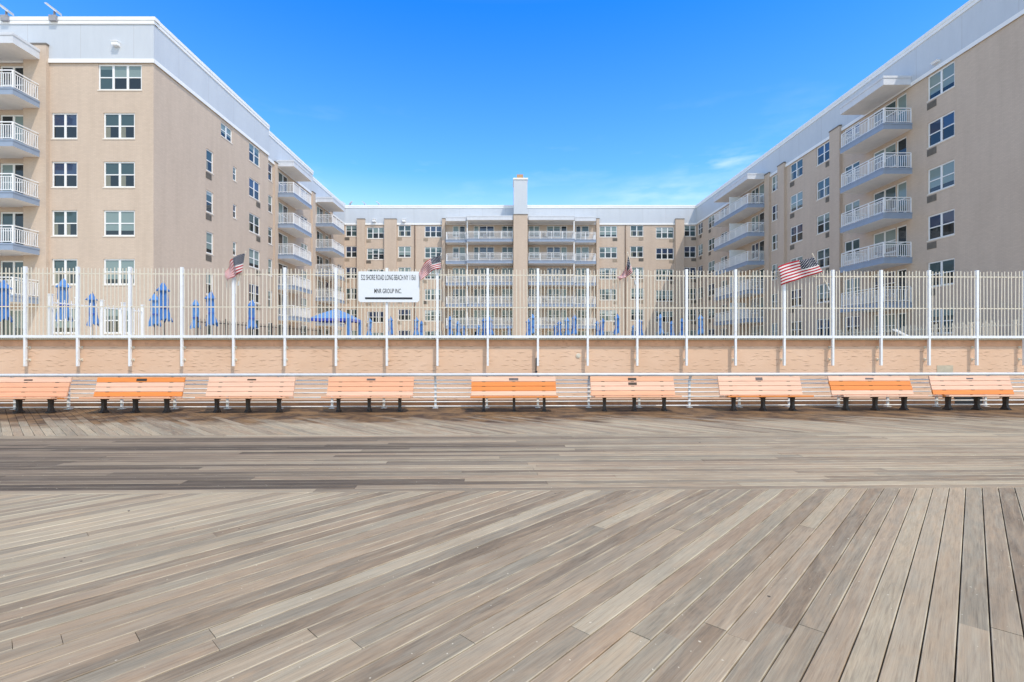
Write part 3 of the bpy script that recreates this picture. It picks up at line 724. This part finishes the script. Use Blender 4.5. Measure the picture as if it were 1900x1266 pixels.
# ------------------------------------------------------------------ REAR WING
rear = tag(empty('apartment_building', (0, 0, 0)), 'rear wing of beige brick apartments with central chimney closing the courtyard', 'building')
RW = Wing(rear); P = (0, YR)
def xr(px): return (px - VX) * YR / F
cols = [(641.5, 662.5, 2, 0, 644), (681, 713, 3, -.29, 684), (739, 762.5, 2, 0, 741.5), (788, 819.6, 3, -.1, 790), (1112, 1145, 3, -.1, 1141), (1169.6, 1193.7, 2, 0, 1189.5), (1217, 1250, 3, -.25, 1246), (1269.5, 1291, 2, 0, 1287)]
ops = []
for k in range(6):
    for a, b, n, dz, acx in cols:
        zb = ZT + dz - FL * k - WH; ops.append((xr(a), xr(b), zb, zb + WH, n, 0))
    zf = 15.94 - FL * k
    for a, b, n, d in ((840, 851.5, 1, 0), (852.5, 863.5, 1, 1), (879, 888.5, 1, 1), (889.5, 917, 2, 0), (931, 952, 2, 0), (981, 1001, 2, 0), (1014.5, 1040, 2, 0), (1041, 1052, 1, 1), (1068.5, 1078, 1, 1), (1079, 1093, 1, 0)):
        ops.append((xr(a), xr(b), zf if d else zf + .55, zf + 2.05, n, d))
RW.facade(P, 0, XC, XR, openings=[o[:4] for o in ops])
for o in ops: RW.window(P, 0, o[0], o[1], o[2], round(o[3] - o[2], 2), o[4], nextvar(), bool(o[5]))
for k in range(6):
    for i, (a, b, n, dz, acx) in enumerate(cols):
        RW.ac(P, 0, xr(acx), ZT + dz - FL * k - WH - .12, 1 if (i * 3 + k) % 4 and i != 7 else 0)
for a, b in ((663.5, 678), (714, 736.5), (1252, 1268)): RW.pier(P, 0, xr(a), xr(b), .35, 18.78)
RW.pier(P, 0, xr(821), xr(827), .5, 18.78); RW.pier(P, 0, xr(1105.5), xr(1111), .5, 18.78)
def xs(px, out): return (px - VX) * (YR - out) / F
for k in range(5):
    z = 15.79 - FL * k
    RW.balcony(P, 0, xs(827, 1.6), xs(865.5, 1.6) - xs(827, 1.6), 1.6, z); RW.balcony(P, 0, xs(866, 2.1), xs(952, 2.1) - xs(866, 2.1), 2.1, z)
    RW.balcony(P, 0, xs(980.5, 2.1), xs(1066, 2.1) - xs(980.5, 2.1), 2.1, z); RW.balcony(P, 0, xs(1066.5, 1.6), xs(1106, 1.6) - xs(1066.5, 1.6), 1.6, z)
for a, b, o_ in ((827, 865.5, 1.7), (866, 952, 2.2), (980.5, 1066, 2.2), (1066.5, 1106, 1.7)): RW.canopy(P, 0, xs(a, o_), xs(b, o_) - xs(a, o_), o_)
for px in (867, 1065):
    m = MB(); m.box(xs(px, 1.65) - .07, xs(px, 1.65) + .07, YR - 1.72, YR - 1.58, TERR, 18.2); m.build('column', M['trim'], rear)
m = MB(); CH = 2.4; x0, x1 = xs(952.8, CH), xs(979, CH); yc = YR - CH
m.box(x0, x1, yc, YR, -1.3, 18.8); m.box(x0 - .04, x1 + .04, yc - .04, YR - .06, 18.801, 18.9, 1); chim = m.build('chimney', [M['brick'], M['cap']], rear)
m = MB(); m.box(x0 + .03, x1 - .03, yc + .03, YR + .7, 18.901, 23.35); m.box(x0 - .05, x1 + .05, yc - .05, YR + .78, 23.351, 23.55, 1); m.build('chimney_cladding', [M['panel'], M['trim']], chim)
m = MB(); m.box(x0 + .45, x1 - .55, yc + .4, yc + 1.2, 23.551, 24.15); m.build('flue', M['flue'], chim)
for px, w_ in ((770, .07), (1160.3, .05)):
    m = MB(); m.tube((xr(px), YR - .07, TERR), (xr(px), YR - .07, 18.05), w_, 8); m.box(xr(px) - .12, xr(px) + .12, YR - .2, YR - .055, 18.34, 20.3); m.build('drainpipe', M['pipe'], rear) if 0 else None
    m = MB(); m.tube((xr(px), YR - .08, TERR), (xr(px), YR - .08, 18.08), w_, 8); m.build('drainpipe', M['pipe'], rear)
for px in (695, 750):
    m = MB(); u = xr(px); m.box(u - .2, u + .2, YR - .4, YR - .051, 18.45, 18.75); m.box(u - .24, u + .24, YR - .45, YR - .051, 18.751, 18.8); m.build('vent_hood', M['white'], rear)
m = MB(); m.face([(XC, YR, 20.2), (XR, YR, 20.2), (XR, YR + 12, 20.2), (XC, YR + 12, 20.2)]); m.build('roof', M['roof'], rear)
RW.facade((0, YR + 12), math.pi, -XR, -XC, parapet=False, z1=20.3)
RW.finish()

# ------------------------------------------------------------------ RIGHT WING
right = tag(empty('apartment_building', (0, 0, 0)), 'right wing of beige brick apartments with its shaded courtyard wall and blue grey balconies', 'building')
GW = Wing(right); P = (XR, 0); YE = 20.2
def yr(px): return XR * F / (px - VX)
ops = []; ac = []
for k in range(6):
    zb = ZT - FL * k - WH
    for a, b, n in ((1721, 1771, 2), (1515, 1542, 2), (1466, 1489, 2), (1431.6, 1446, 2), (1314, 1326, 2), (1295.5, 1303.5, 2)):
        ops.append((-yr(a), -yr(b), zb, zb + WH, n, 0))
    for a in (1729, 1537, 1470, 1317, 1300): ac.append((-yr(a), zb - .12))
    zf = 15.94 - FL * k
    ops.append((-yr(1619.6), -yr(1662), zf + .5, zf + 2.05, 2, 0)); ops.append((-yr(1663), -yr(1682), zf, zf + 2.05, 1, 1)); ops.append((-yr(1566.5), -yr(1594.7), zb, zb + WH, 2, 0))
    ops.append((-yr(1393.5), -yr(1407), zf + .5, zf + 2.05, 2, 0)); ops.append((-yr(1407.6), -yr(1418), zf, zf + 2.05, 1, 1)); ops.append((-yr(1337), -yr(1349), zf, zf + 2.05, 2, 1))
GW.facade(P, -HALF, -YR, -YE, openings=[o[:4] for o in ops], ext=(0, .05))
for o in ops: GW.window(P, -HALF, o[0], o[1], o[2], round(o[3] - o[2], 2), o[4], nextvar(), bool(o[5]))
for u, z in ac: GW.ac(P, -HALF, u, z, 0)
for a, b, out in ((1544, 1563, .22), (1446.8, 1459, .22), (1421.5, 1430, .2)): GW.pier(P, -HALF, -yr(a), -yr(b), out, 18.5)
yb0 = yr(1692.6); yb1 = yr(1422)
for k in range(5):
    GW.balcony(P, -HALF, -yb0 - 4.0, 4.0, 1.8, 15.79 - FL * k); GW.balcony(P, -HALF, -yb1 - 7.8, 7.8, 1.85, 15.79 - FL * k, .47)
GW.canopy(P, -HALF, -yb0 - 4.0, 4.0, 1.8); GW.canopy(P, -HALF, -yb1 - 7.8, 7.8, 1.85)
GW.facade((0, YE), 0, XR, 46, ext=(.05, 0))
GW.facade((46, 0), HALF, YE, YR + 12, parapet=False, z1=20.3)
m = MB(); m.face([(XR, YE, 20.2), (46, YE, 20.2), (46, YR + 12, 20.2), (XR, YR + 12, 20.2)]); m.build('roof', M['roof'], right)
m = MB(); u = yr(1740); m.box(XR - .22, XR - .051, u - .2, u + .2, 18.5, 18.58); m.box(XR - .26, XR - .051, u - .22, u + .22, 18.581, 18.61); m.build('vent_hood', M['white'], right)
GW.finish()

# ------------------------------------------------------------------ roof floodlights
def floodlight(x, y, rz, label, s=1.0):
    t = tag(empty('floodlight', (x, y, 20.721), rz), label, 'floodlight', 'floodlights on the roof edges'); t.scale = (s, s, s)
    m = MB(); m.box(-.2, .2, -.16, .1, -.3, .02); m.box(-.03, .03, -.05, .05, .021, .30); m.build('bracket', M['fabricgrey'], t)
    m = MB(); T = Matrix.Translation((-.05, -.02, .42)) @ Matrix.Rotation(math.radians(38), 4, 'Y'); m.box(-.42, .42, -.18, .18, -.035, .035, 0, T)
    for k in range(6): m.box(-.36 + k * .14, -.33 + k * .14, -.17, .17, .036, .075, 0, T)
    m.build('lamp_head', M['galv'], t)
floodlight(xf(15), YF - .1, 0, 'grey floodlight at the far left corner of the left wing roof edge')
floodlight(xf(104), YF - .1, 0, 'grey floodlight on the left wing roof edge, nearer the wing corner')
for px, rz, lab in ((638, .2, 'small floodlight on the rear roof edge, closest to the left wing'), (650, 2.6, 'second small floodlight from the left wing along the rear roof edge'), (676, -.3, 'third small floodlight from the left wing along the rear roof edge'), (702, .3, 'small floodlight on the rear roof edge, closest to the chimney')):
    floodlight(xr(px), YR + .05, rz, lab, .75)

# ------------------------------------------------------------------ folded umbrellas
def umbrella_mesh(seed):
    rr = random.Random(seed); N = 40; prof = [(2.70, .015), (2.66, .06), (2.55, .11), (2.44, .17), (2.36, .235), (2.33, .245), (2.31, .15), (2.15, .15), (1.95, .16), (1.78, .15), (1.62, .13 + .02 * rr.random()), (1.45, .165), (1.25, .21), (1.10, .25), (1.06, .255)]
    m = MB(); rows_, uv = [], []; ph = rr.uniform(0, 6); px, py = rr.uniform(-.05, .05), rr.uniform(-.05, .05)
    for i, (z, r) in enumerate(prof):
        q = i / (len(prof) - 1); row, uu = [], []
        for k in range(N):
            th = 2 * math.pi * k / N; pl = 1 + (.26 * min(1, q * 2)) * math.cos(8 * th + ph + q * 1.2) + .10 * math.sin(3 * th + ph * 2 + q * 4)
            dz = -.07 * math.cos(8 * th + ph) * (i >= len(prof) - 2) + .04 * math.sin(3 * th + ph) * (i >= len(prof) - 3)
            row.append((r * pl * math.cos(th) + px * math.sin(q * 5), r * pl * .9 * math.sin(th) + py * math.sin(q * 4), z + dz)); uu.append((k / N, z))
        rows_.append(row[::-1]); uv.append(uu[::-1])
    m.grid(rows_, uv, 0, True); me = m.mesh('folded_canopy', M[('blue', 'blue2', 'blue')[seed % 3]], True); me.polygons.foreach_set('use_smooth', [True] * len(me.polygons)); return me
UM = [umbrella_mesh(i) for i in range(5)]
m = MB(); m.tube((0, 0, .06), (0, 0, 2.72), .022, 10); m.tube((0, 0, 2.70), (0, 0, 2.78), .03, 8, 0, .012); UP = m.mesh('pole', M['blackm'])
m = MB(); m.tube((0, 0, 0), (0, 0, .07), .28, 24, 0, .24); m.tube((0, 0, .07), (0, 0, .35), .035, 10); UBs = m.mesh('base', M['blackm'])
m = MB(); m.tube((0, 0, 1.60), (0, 0, 1.65), .185, 20, 0, .185); US = m.mesh('tie_strap', M['blued'])
UL = [(5, 516), (120, 513.6), (172, 541), (244, 554), (288, 542), (305, 520.7), (362, 552.8), (392, 538), (466, 554), (685, 589), (725.6, 586), (772, 587), (781, 594), (836, 585), (851, 594), (860, 603), (886, 601), (899, 587), (910, 586), (944.6, 602), (980, 590), (987.7, 581), (1030, 601), (1038, 593), (1052, 587.5), (1065, 582), (1109.6, 593), (1116.6, 589), (1144.6, 581), (1175, 602), (1189, 590), (1225.5, 581), (1245.6, 594), (1265.5, 589), (1301, 582)]
ORD = ['first', 'second', 'third', 'fourth', 'fifth', 'sixth', 'seventh', 'eighth', 'ninth', 'tenth', 'eleventh', 'twelfth', 'thirteenth', 'fourteenth', 'fifteenth']
nl = [0, 0, 0]
for i, (px, top) in enumerate(UL):
    sec = 0 if px < 600 else (1 if px < 960 else 2); where = ('closed blue umbrella in front of the left wing, %s from the left', 'closed blue umbrella before the rear wing, %s from the blue gazebo towards the chimney', 'closed blue umbrella before the rear wing, %s rightward from the chimney')[sec]
    H = 2.78; Y = F * (TERR + H - EYE) / (VY - top); s = 1.0
    if Y > 60: s = .93; Y = F * (TERR + H * s - EYE) / (VY - top)
    t = tag(empty('patio_umbrella', (Xp(px, Y), Y, TERR), R.uniform(0, 6)), where % ORD[nl[sec]], 'umbrella', 'closed blue umbrellas on the terrace'); nl[sec] += 1
    t.scale = (s * R.uniform(.92, 1.05), s, s); t.rotation_euler = (R.gauss(0, .012), R.gauss(0, .012), R.uniform(0, 6))
    link('folded_canopy', UM[i % 5], t); link('pole', UP, t); link('base', UBs, t); link('tie_strap', US, t)

# blue gazebo
Y = 40.0; t = tag(empty('gazebo', (Xp(624, Y), Y, TERR)), 'blue pop-up gazebo with pitched roof beside the left wing', 'gazebo')
gw = 1.55; ez = Zp(590.5, Y - gw) - TERR; pz = Zp(573, Y) - TERR; m = MB()
cs = [(-gw, -gw), (gw, -gw), (gw, gw), (-gw, gw)]
for k in range(4):
    (x0, y0), (x1, y1) = cs[k], cs[(k + 1) % 4]; N = 8; rws, uvs = [], []
    for j in range(N + 1):
        q = j / N; row = []; uu = []
        for i in range(N + 1):
            p = i / N; x = (x0 + (x1 - x0) * p) * (1 - q); y = (y0 + (y1 - y0) * p) * (1 - q); z = ez + (pz - ez) * q ** .85 - .06 * math.sin(p * math.pi) * (1 - q) * q * 3
            row.append((x, y, z)); uu.append((p, q))
        rws.append(row); uvs.append(uu)
    m.grid(rws, uvs)
m.build('roof', M['blue2'], t, True)
m = MB()
for k in range(4):
    (x0, y0), (x1, y1) = cs[k], cs[(k + 1) % 4]; N = 12
    for i in range(N):
        a, b = i / N, (i + 1) / N; m.face([(x0 + (x1 - x0) * a, y0 + (y1 - y0) * a, ez - .2 - .02 * (i % 2)), (x0 + (x1 - x0) * b, y0 + (y1 - y0) * b, ez - .2 - .02 * (i % 2)), (x0 + (x1 - x0) * b, y0 + (y1 - y0) * b, ez), (x0 + (x1 - x0) * a, y0 + (y1 - y0) * a, ez)])
m.build('valance', M['blued'], t)
for x, y in cs:
    m = MB(); m.box(x * .97 - .03, x * .97 + .03, y * .97 - .03, y * .97 + .03, 0, ez - .01); m.build('leg', M['galv'], t)
for x, y in ((gw, -gw), (gw, gw)):
    m = MB(); rws, uvs = [], []
    for j in range(9):
        z = ez * (1 - j / 8) - .02; rws.append([(x * .95 + .16 * math.cos(2 * math.pi * k / 16) * (1 + .3 * math.cos(k * 2.4)), y * .95 + .16 * math.sin(2 * math.pi * k / 16), max(.02, z)) for k in range(16)]); uvs.append([(k / 16, z) for k in range(16)])
    m.grid(rws, uvs, 0, True); m.build('gathered_curtain', M['blue'], t, True)

# ------------------------------------------------------------------ fences on the terrace
def small_fence(name, label, P0, P1, h, mat, sp, bar, post, step, arch=False, spear=False):
    P0, P1 = Vector(P0), Vector(P1); L = (P1 - P0).length; t = tag(empty(name, (*P0, TERR), math.atan2(P1.y - P0.y, P1.x - P0.x)), label, 'fence')
    n = max(1, round(L / sp))
    for k in range(n + 1):
        m = MB(); x = L * k / n; m.box(x - post, x + post, -post, post, 0, h + .06); m.box(x - post * 1.25, x + post * 1.25, -post * 1.25, post * 1.25, h + .061, h + .10); m.build('post', mat, t)
    m = MB()
    for z in (h * .08, h * .88): m.box(0, L, -.018, .018, z - .025, z + .025)
    x = step; i = 0
    while x < L:
        m.box(x - bar, x + bar, -.010, .010, .05, h + (.04 if spear else -.08) - (.12 if i % 2 and spear else 0))
        if spear: m.tube((x, 0, h + .04 - (.12 if i % 2 else 0)), (x, 0, h + .17 - (.12 if i % 2 else 0)), .028, 6, 0, .002)
        if arch and i % 2 == 0:
            for q in range(6):
                a, b = math.pi * q / 6, math.pi * (q + 1) / 6; m.tube((x + step / 2 - step / 2 * math.cos(a), 0, h - .08 + step * .5 * math.sin(a)), (x + step / 2 - step / 2 * math.cos(b), 0, h - .08 + step * .5 * math.sin(b)), .012, 6)
        x += step; i += 1
    m.build('pickets', mat, t)
small_fence('terrace_fence', 'white vinyl fence with thick capped posts near the left end of the terrace', (-16.7, 18.1), (-16.7, 22.7), 1.78, M['white'], 1.3, .013, .055, .29)
small_fence('iron_fence', 'dark iron fence with arched tops along the foot of the left wing', (-16.9, 27.0), (-15.6, 41.5), 1.5, M['blackm'], 2.4, .012, .03, .16, True)
small_fence('spear_fence', 'pale iron fence with spear tips at the foot of the right wing', (23.2, 34.5), (21.6, 18.9), 1.0, M['cream'], 2.4, .014, .04, .16, False, True)

# lounge chairs whose backs show above the wall
def lounger(x, y, rz, label):
    t = tag(empty('lounge_chair', (x, y, TERR), rz), label, 'chair', 'white lounge chairs on the terrace')
    m = MB(); 
    for k in range(9): m.box(-.3, .3, -.9 + k * .13, -.9 + k * .13 + .10, .34, .37)
    m.build('seat', M['lounge'], t)
    m = MB(); T = Matrix.Translation((0, .28, .36)) @ Matrix.Rotation(math.radians(34), 4, 'X')
    for k in range(7): m.box(-.3, .3, k * .115, k * .115 + .09, -.015, .015, 0, T)
    m.box(-.34, -.301, 0, .82, -.03, .03, 0, T); m.box(.301, .34, 0, .82, -.03, .03, 0, T); m.build('backrest', M['lounge'], t)
    for sx in (-.27, .27):
        for sy in (-.8, .3):
            m = MB(); m.box(sx - .03, sx + .03, sy - .03, sy + .03, 0, .339); m.build('leg', M['lounge'], t)
for px, Yc, rz, lab in ((650, 44, .2, 'white lounge chair beneath the blue gazebo'), (1705, 24, .7, 'white lounge chair on the terrace before the right wing balconies')):
    lounger(Xp(px, Yc), Yc, rz, lab)

def patio_chair(x, y, z, rz, mat, label):
    t = tag(empty('balcony_chair', (x, y, z), rz), label, 'chair', 'chairs on the balconies'); m = MB()
    m.box(-.24, .24, -.24, .24, .40, .44); m.build('seat', M[mat], t)
    m = MB(); T = Matrix.Translation((0, .22, .44)) @ Matrix.Rotation(math.radians(-12), 4, 'X')
    m.box(-.24, -.20, -.015, .015, 0, .5, 0, T); m.box(.20, .24, -.015, .015, 0, .5, 0, T)
    for k in range(4): m.box(-.199, .199, -.01, .01, .06 + k * .115, .14 + k * .115, 0, T)
    m.build('backrest', M[mat], t)
    for sx in (-.21, .21):
        for sy in (-.21, .21): m = MB(); m.box(sx - .018, sx + .018, sy - .018, sy + .018, 0, .399); m.build('leg', M[mat], t)
FLN = ('top', 'second highest', 'third highest', 'fourth highest', 'lowest')
for k in range(5):
    z = 15.803 - FL * k
    patio_chair(XR - .8, yb0 + 1.0 + .3 * (k % 2), z, -1.3 + k, 'fabricgrey', 'grey chair on the %s balcony of the right wing stack nearest the boardwalk' % FLN[k])
    patio_chair(xs(900 + 9 * (k % 3), 1.2), YR - 1.1, z, .4 * k, 'fabricgrey', 'grey chair on the %s rear wing balcony just left of the chimney' % FLN[k])
    patio_chair(xs(1012 + 8 * (k % 3), 1.2), YR - 1.1, z, 2 - .5 * k, 'blackm', 'black chair on the %s rear wing balcony just right of the chimney' % FLN[k])

# ------------------------------------------------------------------ camera, light, sky
cam = bpy.data.cameras.new('camera'); co = bpy.data.objects.new('camera', cam); COL.objects.link(co)
co.location = (0, 0, EYE); co.rotation_euler = (math.pi / 2, 0, 0); cam.sensor_width = 36; cam.lens = 36 * F / 1900
cam.shift_x = (950 - VX) / 1900; cam.shift_y = (VY - 633) / 1900; cam.clip_end = 3000; cam.clip_start = .05
SC.camera = co
sun = bpy.data.lights.new('sun', 'SUN'); sun.energy = 2.05; sun.angle = math.radians(.53); sun.color = (1.0, .90, .77)
so = bpy.data.objects.new('sun', sun); COL.objects.link(so); so.rotation_euler = SUNDIR.to_track_quat('-Z', 'Y').to_euler(); so.location = (20, -20, 40)
W = bpy.data.worlds.new('World'); SC.world = W; W.use_nodes = True; nt = W.node_tree; nt.nodes.clear()
out = nt.nodes.new('ShaderNodeOutputWorld'); bg = nt.nodes.new('ShaderNodeBackground'); sky = nt.nodes.new('ShaderNodeTexSky')
sky.sky_type = 'NISHITA'; sky.sun_disc = False; sky.sun_elevation = math.asin(-SUNDIR.z); sky.sun_rotation = math.atan2(-SUNDIR.x, -SUNDIR.y)
sky.air_density = 1.0; sky.dust_density = .3; sky.ozone_density = 2.5; sky.altitude = 0
bg.inputs[1].default_value = .15
def wn(t, **k):
    n = nt.nodes.new(t)
    for a, v in k.items(): setattr(n, a, v)
    return n
tc = wn('ShaderNodeTexCoord'); sp = wn('ShaderNodeSeparateXYZ'); nt.links.new(tc.outputs['Generated'], sp.inputs[0])
def wramp(src, stops):
    r = wn('ShaderNodeValToRGB'); e = r.color_ramp.elements
    while len(e) < len(stops): e.new(.5)
    for x, (p, c) in zip(e, stops): x.position = p; x.color = (*c, 1)
    nt.links.new(src, r.inputs[0]); return r.outputs[0]
def wmix(f, a, b, mode):
    m = wn('ShaderNodeMix', data_type='RGBA', blend_type=mode)
    for sk, v in ((m.inputs[0], f), (m.inputs[6], a), (m.inputs[7], b)):
        if hasattr(v, 'is_linked'): nt.links.new(v, sk)
        elif isinstance(v, tuple): sk.default_value = (*v, 1)
        else: sk.default_value = v
    return m.outputs[2]
# deep polarised blue away from the sun, paler towards the horizon
tint = wramp(sp.outputs[2], [(0.0, (.84, .72, .62)), (.14, (.92, .76, .70)), (.24, (.60, .66, .75)), (.33, (.26, .52, .77)), (.57, (.055, .39, .77)), (.78, (.64, .60, .54)), (1.0, (.84, .70, .55))])  # unseen zenith warmed and brightened to fill the shade
south = wramp(sp.outputs[1], [(.0, (1, 1, 1)), (.42, (0, 0, 0))])   # the sky around the sun is whiter; whole unseen south raised as fill
tint = wmix(south, tint, (.80, .725, .63), 'MIX')
dbl = wmix(1.0, tint, (2.0, 2.0, 2.0), 'MULTIPLY')
skyc = wmix(1.0, sky.outputs[0], dbl, 'MULTIPLY')
mp = wn('ShaderNodeMapping'); mp.inputs['Scale'].default_value = (2.2, 2.2, 9.0); nt.links.new(tc.outputs['Generated'], mp.inputs[0])
cn = wn('ShaderNodeTexNoise'); cn.inputs['Scale'].default_value = 2.3; cn.inputs['Detail'].default_value = 7; cn.inputs['Roughness'].default_value = .55; nt.links.new(mp.outputs[0], cn.inputs['Vector'])
cm = wramp(cn.outputs['Fac'], [(.57, (0, 0, 0)), (.87, (.22, .22, .22))]); ce = wramp(sp.outputs[2], [(.0, (1, 1, 1)), (.34, (.7, .7, .7)), (.46, (0, 0, 0))])
cl = wmix(1.0, cm, ce, 'MULTIPLY')
skyc = wmix(cl, skyc, (5.8, 6.2, 6.6), 'MIX')
def wisp(d, size, amt):          # one small thin cloud low over the right wing
    global skyc
    dv = wn('ShaderNodeVectorMath', operation='SUBTRACT'); nt.links.new(tc.outputs['Generated'], dv.inputs[0]); dv.inputs[1].default_value = d
    sc_ = wn('ShaderNodeVectorMath', operation='MULTIPLY'); nt.links.new(dv.outputs[0], sc_.inputs[0]); sc_.inputs[1].default_value = size
    ln = wn('ShaderNodeVectorMath', operation='LENGTH'); nt.links.new(sc_.outputs[0], ln.inputs[0])
    m1 = wramp(ln.outputs['Value'], [(0.0, (1, 1, 1)), (1.0, (0, 0, 0))])
    n2 = wn('ShaderNodeTexNoise'); n2.inputs['Scale'].default_value = 7; n2.inputs['Detail'].default_value = 6; nt.links.new(mp.outputs[0], n2.inputs['Vector'])
    m2 = wmix(1.0, m1, wramp(n2.outputs['Fac'], [(.38, (0, 0, 0)), (.62, (amt, amt, amt))]), 'MULTIPLY')
    skyc = wmix(m2, skyc, (5.8, 6.2, 6.6), 'MIX')
wisp((.386, .858, .325), (10, 10, 48), .32); wisp((.30, .90, .285), (5, 5, 24), .20)
nt.links.new(skyc, bg.inputs[0]); nt.links.new(bg.outputs[0], out.inputs[0])
SC.view_settings.view_transform = 'Standard'; SC.view_settings.look = 'None'; SC.view_settings.exposure = .6; SC.view_settings.gamma = 1
